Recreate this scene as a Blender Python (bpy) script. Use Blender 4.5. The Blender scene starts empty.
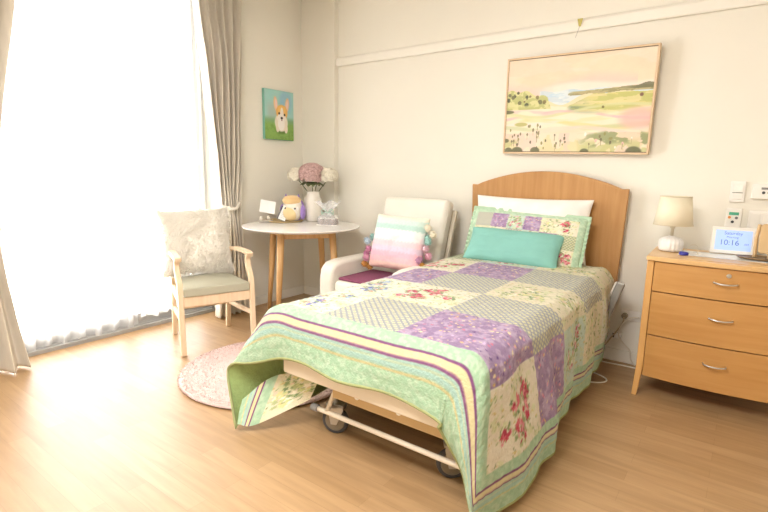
import bpy, bmesh, math, random
import numpy as np
from mathutils import Vector, Matrix
random.seed(7); rng = np.random.default_rng(7)
sc = bpy.context.scene
COL = sc.collection
PI = math.pi
R = math.radians

# ------------------------------------------------------------------ camera
FPX = 490.75
X_AX = (0.80341887, -0.11545427, 0.58411338)
Y_AX = (0.59514366, 0.12614458, -0.79365708)
Z_AX = (0.01794836, 0.98527045, 0.17005881)
cd = bpy.data.cameras.new('camera'); cam = bpy.data.objects.new('camera', cd); COL.objects.link(cam)
cd.sensor_width = 36; cd.lens = FPX / 768 * 36; cd.clip_start = 0.02
m3 = Matrix((X_AX, Y_AX, Z_AX))
cam.matrix_world = Matrix.Translation((0, 0, 1.27)) @ m3.to_4x4()
sc.camera = cam
# ------------------------------------------------------------------ world, light, exposure
sc.view_settings.view_transform = 'Standard'; sc.view_settings.look = 'None'
sc.view_settings.gamma = 1; sc.view_settings.exposure = 0.5
wd = bpy.data.worlds.new('daylight'); sc.world = wd; wd.use_nodes = True
wd.node_tree.nodes['Background'].inputs[0].default_value = (0.97, 0.985, 1.0, 1)
wd.node_tree.nodes['Background'].inputs[1].default_value = 13.5

def area(name, loc, rot, sx, sy, power, color=(1, 1, 1)):
    l = bpy.data.lights.new(name, 'AREA'); l.shape = 'RECTANGLE'; l.size = sx; l.size_y = sy
    l.energy = power; l.color = color
    o = bpy.data.objects.new(name, l); o.location = loc; o.rotation_euler = rot; COL.objects.link(o)
    return o
pw = area('window_portal', (-3.93, 1.43, 1.40), (0, R(-90), 0), 2.75, 2.2, 10)
pw.data.cycles.is_portal = True

# ------------------------------------------------------------------ room numbers
W = 3.585      # back wall
L = -3.63      # window wall
PX, PY = -3.205, 3.53   # corner pier
RX, FY, CZ = 1.9, -1.7, 2.88

# ------------------------------------------------------------------ helpers
def srgb(c):
    if isinstance(c, str):
        c = [int(c[i:i + 2], 16) / 255 for i in (0, 2, 4)]
    return tuple(x / 12.92 if x <= .04045 else ((x + .055) / 1.055) ** 2.4 for x in c[:3])
def lin(a):
    a = np.clip(a, 0, 1)
    return np.where(a <= .04045, a / 12.92, ((a + .055) / 1.055) ** 2.4)
def hexa(s): return np.array([int(s[i:i + 2], 16) / 255 for i in (0, 2, 4)])

def mat(name, color='ffffff', rough=.6, metal=0, var=.06, scale=8, bump=0, bscale=60, spec=.5, stretch=None, sheen=0,
        attr=None, trans=0, emit=0, coat=0):
    m = bpy.data.materials.new(name); m.use_nodes = True
    nt = m.node_tree; b = nt.nodes['Principled BSDF']
    b.inputs['Roughness'].default_value = rough; b.inputs['Metallic'].default_value = metal
    b.inputs['Specular IOR Level'].default_value = spec
    if sheen: b.inputs['Sheen Weight'].default_value = sheen
    if coat: b.inputs['Coat Weight'].default_value = coat
    if trans: b.inputs['Transmission Weight'].default_value = trans
    tc = nt.nodes.new('ShaderNodeTexCoord'); mp = nt.nodes.new('ShaderNodeMapping')
    nt.links.new(tc.outputs['Object'], mp.inputs[0])
    if stretch: mp.inputs['Scale'].default_value = stretch
    n = nt.nodes.new('ShaderNodeTexNoise'); n.inputs['Scale'].default_value = scale; n.inputs['Detail'].default_value = 5
    nt.links.new(mp.outputs[0], n.inputs['Vector'])
    mx = nt.nodes.new('ShaderNodeMix'); mx.data_type = 'RGBA'; mx.blend_type = 'MULTIPLY'
    mx.inputs['Factor'].default_value = 1
    cr = nt.nodes.new('ShaderNodeValToRGB')
    e = cr.color_ramp.elements
    e[0].position = .3; e[1].position = .7
    e[0].color = (1 - var * 1.6, 1 - var * 1.8, 1 - var * 2, 1); e[1].color = (1, 1, 1, 1)
    nt.links.new(n.outputs[0], cr.inputs[0])
    nt.links.new(cr.outputs[0], mx.inputs['B'])
    if attr:
        a = nt.nodes.new('ShaderNodeAttribute'); a.attribute_name = attr
        nt.links.new(a.outputs['Color'], mx.inputs['A'])
    else:
        mx.inputs['A'].default_value = (*srgb(color), 1)
    nt.links.new(mx.outputs['Result'], b.inputs['Base Color'])
    if bump:
        n2 = nt.nodes.new('ShaderNodeTexNoise'); n2.inputs['Scale'].default_value = bscale; n2.inputs['Detail'].default_value = 3
        nt.links.new(mp.outputs[0], n2.inputs['Vector'])
        bp = nt.nodes.new('ShaderNodeBump'); bp.inputs['Strength'].default_value = bump; bp.inputs['Distance'].default_value = .01
        nt.links.new(n2.outputs[0], bp.inputs['Height']); nt.links.new(bp.outputs[0], b.inputs['Normal'])
    if emit:
        b.inputs['Emission Strength'].default_value = emit
        nt.links.new(mx.outputs['Result'], b.inputs['Emission Color'])
    return m

def wood(name, c1, c2, rough=.45, scale=3, stretch=(1, 1, 12), spec=.4):
    m = bpy.data.materials.new(name); m.use_nodes = True
    nt = m.node_tree; b = nt.nodes['Principled BSDF']
    b.inputs['Roughness'].default_value = rough; b.inputs['Specular IOR Level'].default_value = spec
    tc = nt.nodes.new('ShaderNodeTexCoord'); mp = nt.nodes.new('ShaderNodeMapping')
    mp.inputs['Scale'].default_value = stretch
    nt.links.new(tc.outputs['Object'], mp.inputs[0])
    n = nt.nodes.new('ShaderNodeTexNoise'); n.inputs['Scale'].default_value = scale; n.inputs['Detail'].default_value = 6
    n.inputs['Distortion'].default_value = .4
    nt.links.new(mp.outputs[0], n.inputs['Vector'])
    cr = nt.nodes.new('ShaderNodeValToRGB'); e = cr.color_ramp.elements
    e[0].position = .3; e[1].position = .7; e[0].color = (*srgb(c1), 1); e[1].color = (*srgb(c2), 1)
    nt.links.new(n.outputs[0], cr.inputs[0]); nt.links.new(cr.outputs[0], b.inputs['Base Color'])
    return m

def empty(name, loc, label=None, cat=None, rz=0, group=None):
    o = bpy.data.objects.new(name, None); COL.objects.link(o)
    o.location = loc; o.rotation_euler = (0, 0, rz); o.empty_display_size = .05
    return tag(o, label, cat, group)
def tag(o, label=None, cat=None, group=None, kind=None):
    if label: o['label'] = label
    if cat: o['category'] = cat
    if group: o['group'] = group
    if kind: o['kind'] = kind
    return o
def link(name, me, m=None, parent=None, loc=(0, 0, 0), rot=(0, 0, 0), smooth=False, label=None):
    o = bpy.data.objects.new(name, me); COL.objects.link(o)
    if m: me.materials.append(m)
    o.location = loc; o.rotation_euler = rot
    if parent: o.parent = parent
    if smooth:
        me.polygons.foreach_set('use_smooth', [True] * len(me.polygons))
    if label: o['label'] = label
    return o
def obj(name, bm, m=None, parent=None, smooth=False, bevel=0, seg=2, label=None, loc=(0, 0, 0), rot=(0, 0, 0)):
    bmesh.ops.recalc_face_normals(bm, faces=bm.faces)
    me = bpy.data.meshes.new(name); bm.to_mesh(me); bm.free()
    o = link(name, me, m, parent, loc, rot, smooth, label)
    if bevel:
        md = o.modifiers.new('bevel', 'BEVEL'); md.width = bevel; md.segments = seg; md.limit_method = 'ANGLE'; md.angle_limit = R(35)
        me.polygons.foreach_set('use_smooth', [True] * len(me.polygons))
        wn = o.modifiers.new('wn', 'WEIGHTED_NORMAL'); wn.keep_sharp = True
    return o
def box(bm, x0, x1, y0, y1, z0, z1, M=None):
    vs = [bm.verts.new(Vector(p)) for p in [(x0, y0, z0), (x1, y0, z0), (x1, y1, z0), (x0, y1, z0), (x0, y0, z1), (x1, y0, z1), (x1, y1, z1), (x0, y1, z1)]]
    if M is not None:
        for v in vs: v.co = M @ v.co
    for f in [(0, 3, 2, 1), (4, 5, 6, 7), (0, 1, 5, 4), (1, 2, 6, 5), (2, 3, 7, 6), (3, 0, 4, 7)]:
        bm.faces.new([vs[i] for i in f])
    return bm
def B(*a, M=None): return box(bmesh.new(), *a, M=M)
def catmull(pts, n=8):
    P = [Vector(p) for p in pts]; P = [2 * P[0] - P[1]] + P + [2 * P[-1] - P[-2]]
    out = []
    for i in range(1, len(P) - 2):
        for k in range(n):
            t = k / n; a, b, c, d = P[i - 1:i + 3]
            out.append(.5 * ((2 * b) + (c - a) * t + (2 * a - 5 * b + 4 * c - d) * t * t + (3 * b - a - 3 * c + d) * t ** 3))
    out.append(P[-2]); return out
def tube(bm, pts, r, n=10, smooth=0, sec=None, cap=True):
    """sweep a circle (or a list of (a,b) section points) along pts; r may be a list"""
    if smooth: 
        if isinstance(r, (list, tuple)):
            rr = [p.x for p in catmull([(q, 0, 0) for q in r], smooth)]
        else: rr = None
        pts = catmull(pts, smooth)
        if rr: r = rr
    P = [Vector(p) for p in pts]; rings = []
    up = None
    for i, p in enumerate(P):
        t = (P[min(i + 1, len(P) - 1)] - P[max(i - 1, 0)]).normalized()
        if up is None:
            up = Vector((0, 0, 1)) if abs(t.z) < .9 else Vector((0, 1, 0))
        a = t.cross(up).normalized(); b = a.cross(t).normalized(); up = b
        rad = r[i] if isinstance(r, (list, tuple)) else r
        S = sec or [(math.cos(2 * PI * k / n), math.sin(2 * PI * k / n)) for k in range(n)]
        rings.append([bm.verts.new(p + a * (x * rad) + b * (y * rad)) for x, y in S])
    for i in range(len(rings) - 1):
        A, C = rings[i], rings[i + 1]; k = len(A)
        for j in range(k): bm.faces.new((A[j], A[(j + 1) % k], C[(j + 1) % k], C[j]))
    if cap:
        bm.faces.new(rings[0][::-1]); bm.faces.new(rings[-1])
    return bm
def lathe(bm, prof, n=40, c=(0, 0, 0), flute=0, nf=0, M=None):
    rings = []
    for r, z in prof:
        ring = []
        for k in range(n):
            a = 2 * PI * k / n; rr = r * (1 + flute * math.cos(nf * a)) if nf else r
            v = Vector((c[0] + rr * math.cos(a), c[1] + rr * math.sin(a), c[2] + z))
            if M is not None: v = M @ v
            ring.append(bm.verts.new(v))
        rings.append(ring)
    for i in range(len(rings) - 1):
        for j in range(n): bm.faces.new((rings[i][j], rings[i][(j + 1) % n], rings[i + 1][(j + 1) % n], rings[i + 1][j]))
    bm.faces.new(rings[0][::-1]); bm.faces.new(rings[-1])
    return bm
def cyl(bm, c, r, h, n=24, axis='z', r2=None):
    M = {'z': Matrix(), 'x': Matrix.Rotation(PI / 2, 4, 'Y'), 'y': Matrix.Rotation(-PI / 2, 4, 'X')}[axis]
    return lathe(bm, [(r, 0), (r if r2 is None else r2, h)], n, M=Matrix.Translation(c) @ M)
def ball(bm, c, r, sub=2, s=(1, 1, 1)):
    M = Matrix.Translation(c) @ Matrix.Diagonal((*s, 1))
    bmesh.ops.create_icosphere(bm, subdivisions=sub, radius=r, matrix=M); return bm
def prism(bm, poly, y0, y1, M=None):
    """poly in xz, extruded along y"""
    a = [bm.verts.new(Vector((x, y0, z))) for x, z in poly]; b = [bm.verts.new(Vector((x, y1, z))) for x, z in poly]
    if M is not None:
        for v in a + b: v.co = M @ v.co
    n = len(poly)
    for i in range(n): bm.faces.new((a[i], a[(i + 1) % n], b[(i + 1) % n], b[i]))
    bm.faces.new(a[::-1]); bm.faces.new(b); return bm

def gridmesh(name, grids, m, parent=None, cols=None, loc=(0, 0, 0), rot=(0, 0, 0), flip=None):
    """several (ny,nx,3) grids in one smooth mesh, with a colour attribute"""
    V = []; F = []; C = []; off = 0
    for gi, P in enumerate(grids):
        ny, nx = P.shape[:2]; V.append(P.reshape(-1, 3))
        idx = np.arange(ny * nx).reshape(ny, nx) + off
        f = np.stack([idx[:-1, :-1], idx[:-1, 1:], idx[1:, 1:], idx[1:, :-1]], -1).reshape(-1, 4)
        if flip and flip[gi]: f = f[:, ::-1]
        F.append(f); off += ny * nx
        if cols is not None: C.append(cols[gi].reshape(-1, 3))
    V = np.concatenate(V).astype(np.float32); F = np.concatenate(F)
    me = bpy.data.meshes.new(name)
    me.vertices.add(len(V)); me.vertices.foreach_set('co', V.ravel())
    me.loops.add(F.size); me.loops.foreach_set('vertex_index', F.ravel().astype(np.int32))
    me.polygons.add(len(F)); me.polygons.foreach_set('loop_start', np.arange(0, F.size, 4, dtype=np.int32))
    me.update(calc_edges=True); me.validate()
    if cols is not None:
        C = lin(np.concatenate(C)); C = np.concatenate([C, np.ones((len(C), 1))], 1).astype(np.float32)
        at = me.color_attributes.new('paint', 'FLOAT_COLOR', 'POINT'); at.data.foreach_set('color', C.ravel())
    return link(name, me, m, parent, loc, rot, True)

def vnoise(x, y, seed=0):
    """smooth value noise on arrays, 0..1"""
    xi = np.floor(x).astype(np.int64); yi = np.floor(y).astype(np.int64); fx = x - xi; fy = y - yi
    fx = fx * fx * (3 - 2 * fx); fy = fy * fy * (3 - 2 * fy)
    def h(a, b):
        n = (a * 374761393 + b * 668265263 + seed * 1442695041) & 0x7fffffff
        n = ((n ^ (n >> 13)) * 1274126177) & 0x7fffffff
        return ((n ^ (n >> 16)) & 0xffff) / 65535.0
    return (h(xi, yi) * (1 - fx) + h(xi + 1, yi) * fx) * (1 - fy) + (h(xi, yi + 1) * (1 - fx) + h(xi + 1, yi + 1) * fx) * fy
def fbm(x, y, seed=0, o=4):
    s = 0; a = .5; t = 0
    for k in range(o):
        s = s + a * vnoise(x * 2 ** k, y * 2 ** k, seed + k); t += a; a *= .5
    return s / t
def sstep(a, b, x):
    t = np.clip((x - a) / (b - a), 0, 1); return t * t * (3 - 2 * t)
def mixc(C, col, w):
    if isinstance(col, str): col = hexa(col)
    return C * (1 - w[..., None]) + col * w[..., None]
def bm_mesh_obj_text(name, body, size, m, parent, loc, rot, align='CENTER', ext=.0004):
    cu = bpy.data.curves.new(name, 'FONT'); cu.body = body; cu.size = size; cu.align_x = align; cu.extrude = ext
    tmp = bpy.data.objects.new(name, cu); COL.objects.link(tmp)
    bpy.context.view_layer.update()
    dg = bpy.context.evaluated_depsgraph_get()
    me = bpy.data.meshes.new_from_object(tmp.evaluated_get(dg))
    bpy.data.objects.remove(tmp); 
    return link(name, me, m, parent, loc, rot)

# ------------------------------------------------------------------ materials
m_wall = mat('cream_wall_paint', 'efebdf', .75, var=.015, scale=1.5, bump=.05, bscale=180, spec=.2)
m_ceil = mat('white_ceiling_paint', 'f6f2ea', .8, var=.01, spec=.2)
m_trim = mat('gloss_trim_paint', 'f2eee3', .45, var=.015)
m_alu = mat('window_aluminium', 'a9a9a8', .5, metal=.2, var=.05)
m_dark = mat('dark_rubber', '4a4a4c', .6)
m_chrome = mat('brushed_steel', 'c9cac8', .28, metal=1, var=.04)
m_white = mat('white_plastic', 'f4f1ea', .4, var=.01)
m_grey = mat('grey_plastic', '8d8b88', .5)
m_curt = mat('linen_curtain', 'e2dacb', .9, var=.05, scale=30, bump=.15, bscale=300, stretch=(1, 1, .3), sheen=.2)
m_beech = wood('pale_beech', 'e3c7a4', 'ecd6b8', .45, 4, (10, 10, 1.5))
m_oakleg = wood('oak_leg', 'cf9f66', 'e0b680', .45, 4, (12, 12, 1.2))
m_head = wood('headboard_veneer', 'b3834f', 'c2945f', .4, 2.2, (14, 1, 1.2))
m_chest = wood('honey_veneer', 'bf8b4e', 'ca985b', .38, 2.0, (1.2, 1.2, 16))
m_chestleg = wood('honey_edge', 'd29d5c', 'deaf70', .38, 2.0, (10, 10, 1.2))
m_frame = mat('cream_enamel', 'ece0cc', .4, var=.02)

def floor_material():
    m = bpy.data.materials.new('oak_plank_floor'); m.use_nodes = True
    nt = m.node_tree; b = nt.nodes['Principled BSDF']; N = nt.nodes.new
    b.inputs['Roughness'].default_value = .43; b.inputs['Specular IOR Level'].default_value = .6
    tc = N('ShaderNodeTexCoord')
    br = N('ShaderNodeTexBrick'); br.inputs['Scale'].default_value = 1; br.inputs['Brick Width'].default_value = .78
    br.inputs['Row Height'].default_value = .082; br.inputs['Mortar Size'].default_value = .0006; br.inputs['Mortar Smooth'].default_value = .3
    br.offset = .37; br.inputs['Color1'].default_value = (*srgb('b5936b'), 1); br.inputs['Color2'].default_value = (*srgb('a8865e'), 1)
    br.inputs['Mortar'].default_value = (*srgb('95744f'), 1); br.inputs['Bias'].default_value = -.1
    nt.links.new(tc.outputs['Object'], br.inputs['Vector'])
    mp = N('ShaderNodeMapping'); mp.inputs['Scale'].default_value = (1.3, 15, 1); nt.links.new(tc.outputs['Object'], mp.inputs[0])
    n = N('ShaderNodeTexNoise'); n.inputs['Scale'].default_value = 2.2; n.inputs['Detail'].default_value = 7; n.inputs['Distortion'].default_value = .5
    nt.links.new(mp.outputs[0], n.inputs['Vector'])
    cr = N('ShaderNodeValToRGB'); e = cr.color_ramp.elements
    e[0].position = .3; e[1].position = .72; e[0].color = (.85, .83, .80, 1); e[1].color = (1.06, 1.06, 1.05, 1)
    nt.links.new(n.outputs[0], cr.inputs[0])
    mx = N('ShaderNodeMix'); mx.data_type = 'RGBA'; mx.blend_type = 'MULTIPLY'; mx.inputs['Factor'].default_value = 1
    nt.links.new(br.outputs['Color'], mx.inputs['A']); nt.links.new(cr.outputs[0], mx.inputs['B'])
    nt.links.new(mx.outputs['Result'], b.inputs['Base Color'])
    return m

# ------------------------------------------------------------------ structure
def struct(name, bm, m, parent=None, bevel=0):
    o = obj(name, bm, m, parent, bevel=bevel)
    if not parent: o['kind'] = 'structure'
    return o
YW0, YW1, ZW = .30, 2.56, 2.72        # window opening
T = .14
struct('floor', B(L - .5, RX + .1, FY - .1, W + .12, -.1, 0), floor_material())
struct('ceiling', B(L - .5, RX + .1, FY - .1, W + .12, CZ, CZ + .1), m_ceil)
struct('wall_back', B(L - .5, RX + .1, W, W + .12, 0, CZ), m_wall)
struct('wall_right', B(RX, RX + .1, FY, W, 0, CZ), m_wall)
struct('wall_front', B(L - .5, RX + .1, FY - .1, FY, 0, CZ), m_wall)
bm = bmesh.new()
box(bm, L - .3, L, YW1, W, 0, CZ); box(bm, L - .3, L, FY, YW0, 0, CZ); box(bm, L - .3, L, YW0, YW1, ZW, CZ)
struct('wall_left', bm, m_wall)
struct('wall_corner', B(L, PX, PY, W, 0, CZ), m_wall)
sk = .085
struct('baseboard_left', B(L, L + .014, YW1 + .02, PY, 0, sk), m_trim, bevel=.003)
struct('baseboard_corner', B(L + .014, PX + .014, PY - .014, PY, 0, sk), m_trim, bevel=.003)
struct('baseboard_back', B(PX, RX, W - .014, W, 0, sk), m_trim, bevel=.003)
bm = bmesh.new(); prism(bm, [(0, 2.216), (.024, 2.216), (.028, 2.226), (.028, 2.276), (.02, 2.287), (.012, 2.296), (0, 2.30)], 0, RX - PX,
      M=Matrix.Translation((PX, W, 0)) @ Matrix(((0, 1, 0, 0), (-1, 0, 0, 0), (0, 0, 1, 0), (0, 0, 0, 1))))
struct('trim_1', bm, m_trim)

# window: sliding door frame, glass, track
win = empty('window_1', (L - .22, (YW0 + YW1) / 2, 0)); win['kind'] = 'structure'
def wl(x0, x1, y0, y1, z0, z1): 
    cx, cy = L - .22, (YW0 + YW1) / 2
    return B(x0 - cx, x1 - cx, y0 - cy, y1 - cy, z0, z1)
xf0, xf1 = L - .27, L - .19
obj('window_frame', wl(xf0, xf1, YW0, YW0 + .05, 0, ZW), m_alu, win, bevel=.003)
obj('window_frame', wl(xf0, xf1, YW1 - .05, YW1, 0, ZW), m_alu, win, bevel=.003)
obj('window_frame', wl(xf0, xf1, YW0 + .05, YW1 - .05, ZW - .05, ZW), m_alu, win, bevel=.003)
bm = wl(xf0, L - .125, YW0, YW1, 0, .028)
cx, cy = L - .22, (YW0 + YW1) / 2
for k in range(3): box(bm, xf0 + .02 + k * .045 - cx, xf0 + .028 + k * .045 - cx, YW0 - cy, YW1 - cy, .028, .04)
obj('door_track', bm, m_alu, win, bevel=.001)
for nm, y0, y1, xx in (('door_sash', YW0 + .05, 1.86, -.235), ('door_sash', 1.80, YW1 - .05, -.215)):
    bm = wl(L + xx - .015, L + xx + .015, y0, y0 + .05, .04, ZW - .05)
    for a in ((y1 - .05, y1, .04, ZW - .05), (y0 + .05, y1 - .05, .04, .11), (y0 + .05, y1 - .05, ZW - .11, ZW - .05)):
        box(bm, L + xx - .015 - cx, L + xx + .015 - cx, a[0] - cy, a[1] - cy, a[2], a[3])
    s_ = obj(nm, bm, m_alu, win, bevel=.002)
    gm = bpy.data.materials.get('clear_glass')
    if not gm:
        gm = bpy.data.materials.new('clear_glass'); gm.use_nodes = True; nt = gm.node_tree; nt.nodes.clear()
        o_ = nt.nodes.new('ShaderNodeOutputMaterial'); mx = nt.nodes.new('ShaderNodeMixShader'); tr = nt.nodes.new('ShaderNodeBsdfTransparent')
        gl = nt.nodes.new('ShaderNodeBsdfGlossy'); gl.inputs['Roughness'].default_value = .02; fr = nt.nodes.new('ShaderNodeFresnel')
        nt.links.new(fr.outputs[0], mx.inputs[0]); nt.links.new(tr.outputs[0], mx.inputs[1]); nt.links.new(gl.outputs[0], mx.inputs[2]); nt.links.new(mx.outputs[0], o_.inputs[0])
    obj('pane', wl(L + xx - .003, L + xx + .003, y0 + .05, y1 - .05, .11, ZW - .11), gm, s_)
# outside balcony slab
tag(obj('balcony_slab', B(L - 2.6, L - .5, -1.5, 5, -.14, -.04), mat('pale_concrete', 'e8e6e0', .8), None), kind='structure')

# added fill light: unseen glowing ceiling panel put in to brighten the room
lamp = empty('added_fill_panel', (-1.1, -.1, CZ), 'added square fill panel on the ceiling, out of view', 'fill light')
obj('fill_housing', B(-.62, .62, -.62, .62, -.05, 0), m_white, lamp, bevel=.01)
obj('fill_diffuser', B(-.58, .58, -.58, .58, -.056, -.05), mat('fill_glow', 'fff4e2', .5, emit=2.0), lamp)
cl = area('added_fill_light', (-1.1, -.1, CZ - .07), (0, 0, 0), 1.16, 1.16, 85, (.985, .985, 1))  # area light added under the panel for general fill

# ------------------------------------------------------------------ curtains
def interp(tab, z):
    a = np.array(tab, float); i = np.argsort(a[:, 0]); return np.interp(z, a[i, 0], a[i, 1])
def smooth_curve(tab, z):
    a = np.array(tab, float); i = np.argsort(a[:, 0]); zz = a[i, 0]; yy = a[i, 1]
    s = 0
    for d in np.linspace(-.09, .09, 7): s = s + np.interp(z + d, zz, yy)
    return s / 7
def curtain(name, y0tab, y1tab, ztie, nf, label, xc=L + .09, seed=1):
    root = empty(name, (xc, float(interp(y0tab, 0)), 0), label, 'curtain')
    nz, ny = 150, 260
    z = np.linspace(.012, 2.86, nz)[:, None] * np.ones((1, ny)); v = np.linspace(0, 1, ny)[None, :] * np.ones((nz, 1))
    y0 = smooth_curve(y0tab, z); y1 = smooth_curve(y1tab, z)
    d = np.abs(z - ztie); amp = .052 - .034 * np.exp(-(d / .22) ** 2)
    vv = v + .012 * np.sin(v * 23 + z * 2.3 + seed) + .02 * (fbm(v * 6 + seed, z * 1.1, 3) - .5)
    ph = vv * nf * 2 * PI
    x = xc + amp * (np.sin(ph) + .35 * np.sin(ph * 2 + 1.1 + z * .8)) + .01 * np.sin(z * 5 + v * 9)
    y = y0 + (y1 - y0) * vv + .012 * np.cos(ph)
    x = np.maximum(x, L + .012)
    P = np.stack([x, y, z], -1) - np.array(root.location)
    o = gridmesh('drape', [P], m_curt, root)
    md = o.modifiers.new('solid', 'SOLIDIFY'); md.thickness = .003
    pts = []
    ya, yb = float(smooth_curve(y0tab, ztie)), float(smooth_curve(y1tab, ztie))
    for k in range(25):
        a = PI * k / 24
        pts.append((xc + .055 * math.sin(a) + (-.02 if k in (0, 24) else 0) - root.location.x, ya + (yb + .01 - ya) * k / 24 - root.location.y, ztie - .035 * math.sin(a) + .02 * k / 24))
    yb_ = pts[-1]; pts.append((L + .01 - root.location.x, yb_[1] + .03, yb_[2] + .02))
    obj('tieback', tube(bmesh.new(), pts, .014, 10), mat('rope_white', 'efe9dc', .8, bump=.6, bscale=120), root, smooth=True, label='white rope tieback')
    return root
curtain('curtain', [(0, 2.40), (.30, 2.44), (.68, 2.49), (.95, 2.51), (1.22, 2.46), (1.57, 2.42), (2.09, 2.38), (2.51, 2.31), (2.9, 2.28)],
        [(0, 2.72), (.57, 2.69), (.95, 2.67), (1.59, 2.70), (2.16, 2.74), (2.62, 2.77), (2.9, 2.79)], .96, 6,
        'beige linen curtain on the window side nearest the corner, tied back with white rope', seed=1)
curtain('curtain', [(0, .42), (.95, .66), (1.6, .55), (2.9, .35)],
        [(0, 1.03), (.3, 1.0), (.6, .97), (.83, .955), (1.12, .97), (1.52, 1.02), (1.86, 1.08), (2.19, 1.14), (2.9, 1.24)], .86, 6,
        'beige linen curtain cut off by the left edge of the photo', seed=5)
m_sheer = bpy.data.materials.new('sheer_voile'); m_sheer.use_nodes = True
nt = m_sheer.node_tree; nt.nodes.clear(); N = nt.nodes.new
o_ = N('ShaderNodeOutputMaterial'); mx = N('ShaderNodeMixShader'); mx2 = N('ShaderNodeMixShader')
tr = N('ShaderNodeBsdfTransparent'); tl = N('ShaderNodeBsdfTranslucent'); df = N('ShaderNodeBsdfDiffuse')
tl.inputs[0].default_value = (.96, .95, .93, 1); df.inputs[0].default_value = (.95, .94, .92, 1)
wv = N('ShaderNodeTexNoise'); tcx = N('ShaderNodeTexCoord'); wv.inputs['Scale'].default_value = 3
nt.links.new(tcx.outputs['Object'], wv.inputs['Vector'])
mr = N('ShaderNodeMapRange'); mr.inputs['To Min'].default_value = .50; mr.inputs['To Max'].default_value = .62
nt.links.new(wv.outputs[0], mr.inputs['Value']); nt.links.new(mr.outputs[0], mx.inputs[0])
mx2.inputs[0].default_value = .3
nt.links.new(tl.outputs[0], mx2.inputs[1]); nt.links.new(df.outputs[0], mx2.inputs[2])
nt.links.new(tr.outputs[0], mx.inputs[1]); nt.links.new(mx2.outputs[0], mx.inputs[2]); nt.links.new(mx.outputs[0], o_.inputs[0])
def sheer(y0, y1, zb, nf, label, seed, xc=L - .16):
    nz, ny = 60, 300
    z = np.linspace(zb, 2.70, nz)[:, None] * np.ones((1, ny)); v = np.linspace(0, 1, ny)[None, :] * np.ones((nz, 1))
    ph = v * nf * 2 * PI + .8 * np.sin(v * 11 + seed) + .3 * np.sin(z * 1.5 + v * 7)
    x = xc + .026 * np.sin(ph) + .008 * np.sin(2.3 * ph + 1); y = y0 + (y1 - y0) * v + .006 * np.cos(ph * 2)
    zz = z + (.012 * np.sin(ph * .5) * (2.7 - z) / 2.7)
    P = np.stack([x - xc, y - y0, zz], -1)
    tag(gridmesh('sheer_curtain', [P], m_sheer, None, loc=(xc, y0, 0)), label, 'sheer curtain', 'white sheers across the sliding door')
sheer(YW0 + .02, 1.87, .034, 14, 'wide white sheer curtain on the left part of the window, falling to the floor track', 0)
sheer(1.88, YW1 - .008, .085, 7, 'narrow white sheer curtain behind the wooden armchair, ending just above the track', 2, L - .155)

# ------------------------------------------------------------------ pillows
def pillow_grids(w, h, t, pinch=.07, n=60, wr=.004, seed=0, flat=0):
    u = np.linspace(-1, 1, n)[None, :] * np.ones((n, 1)); v = np.linspace(-1, 1, n)[:, None] * np.ones((1, n))
    u = np.sin(u * PI / 2); v = np.sin(v * PI / 2)
    px = w / 2 * u * (1 - pinch * (1 - v ** 2) * u ** 2); pz = h / 2 * v * (1 - pinch * (1 - u ** 2) * v ** 2)
    f = np.clip((1 - u ** 4) * (1 - v ** 4), 0, 1) ** .48
    nn = (fbm(u * 2.2 + seed, v * 2.2, seed) - .5)
    th = t / 2 * f * (1 + .35 * nn)
    wk = wr * np.sin(14 * fbm(u * 1.5 + 3, v * 1.5, seed + 9)) * f
    A = np.stack([px, -th - wk, pz], -1); Bk = np.stack([px, th + wk, pz], -1)
    return A, Bk, (u + 1) / 2, (v + 1) / 2

# ------------------------------------------------------------------ patchwork colours
MINT = 'bcd9b4'; PURP = 'a983b8'
def blobs(C, X, Y, n, x0, x1, y0, y1, r0, r1, cols, seed, soft=.35, wx=1.0):
    g = np.random.default_rng(seed)
    for k in range(n):
        cx, cy, r = g.uniform(x0, x1), g.uniform(y0, y1), g.uniform(r0, r1); c = hexa(cols[g.integers(len(cols))])
        a = g.uniform(0, PI); e = g.uniform(.55, 1) * wx
        sel = (np.abs(X - cx) < r * 1.6) & (np.abs(Y - cy) < r * 1.6)
        if not sel.any(): continue
        dx = X[sel] - cx; dy = Y[sel] - cy
        d = np.hypot(dx * math.cos(a) + dy * math.sin(a), (-dx * math.sin(a) + dy * math.cos(a)) / e)
        w = 1 - sstep(r * (1 - soft), r, d * (1 + .25 * np.sin(5 * np.arctan2(dy, dx) + k)))
        C[sel] = C[sel] * (1 - w[:, None]) + c * w[:, None]
def cluster(C, X, Y, cx, cy, R_, n, cols, seed, r0=.008, r1=.02):
    g = np.random.default_rng(seed)
    for k in range(n):
        a = g.uniform(0, 2 * PI); d = R_ * math.sqrt(g.uniform(0, 1))
        x, y = cx + d * math.cos(a), cy + d * math.sin(a)
        blobs(C, X, Y, 1, x, x, y, y, r0, r1, cols, seed * 77 + k)
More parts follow.
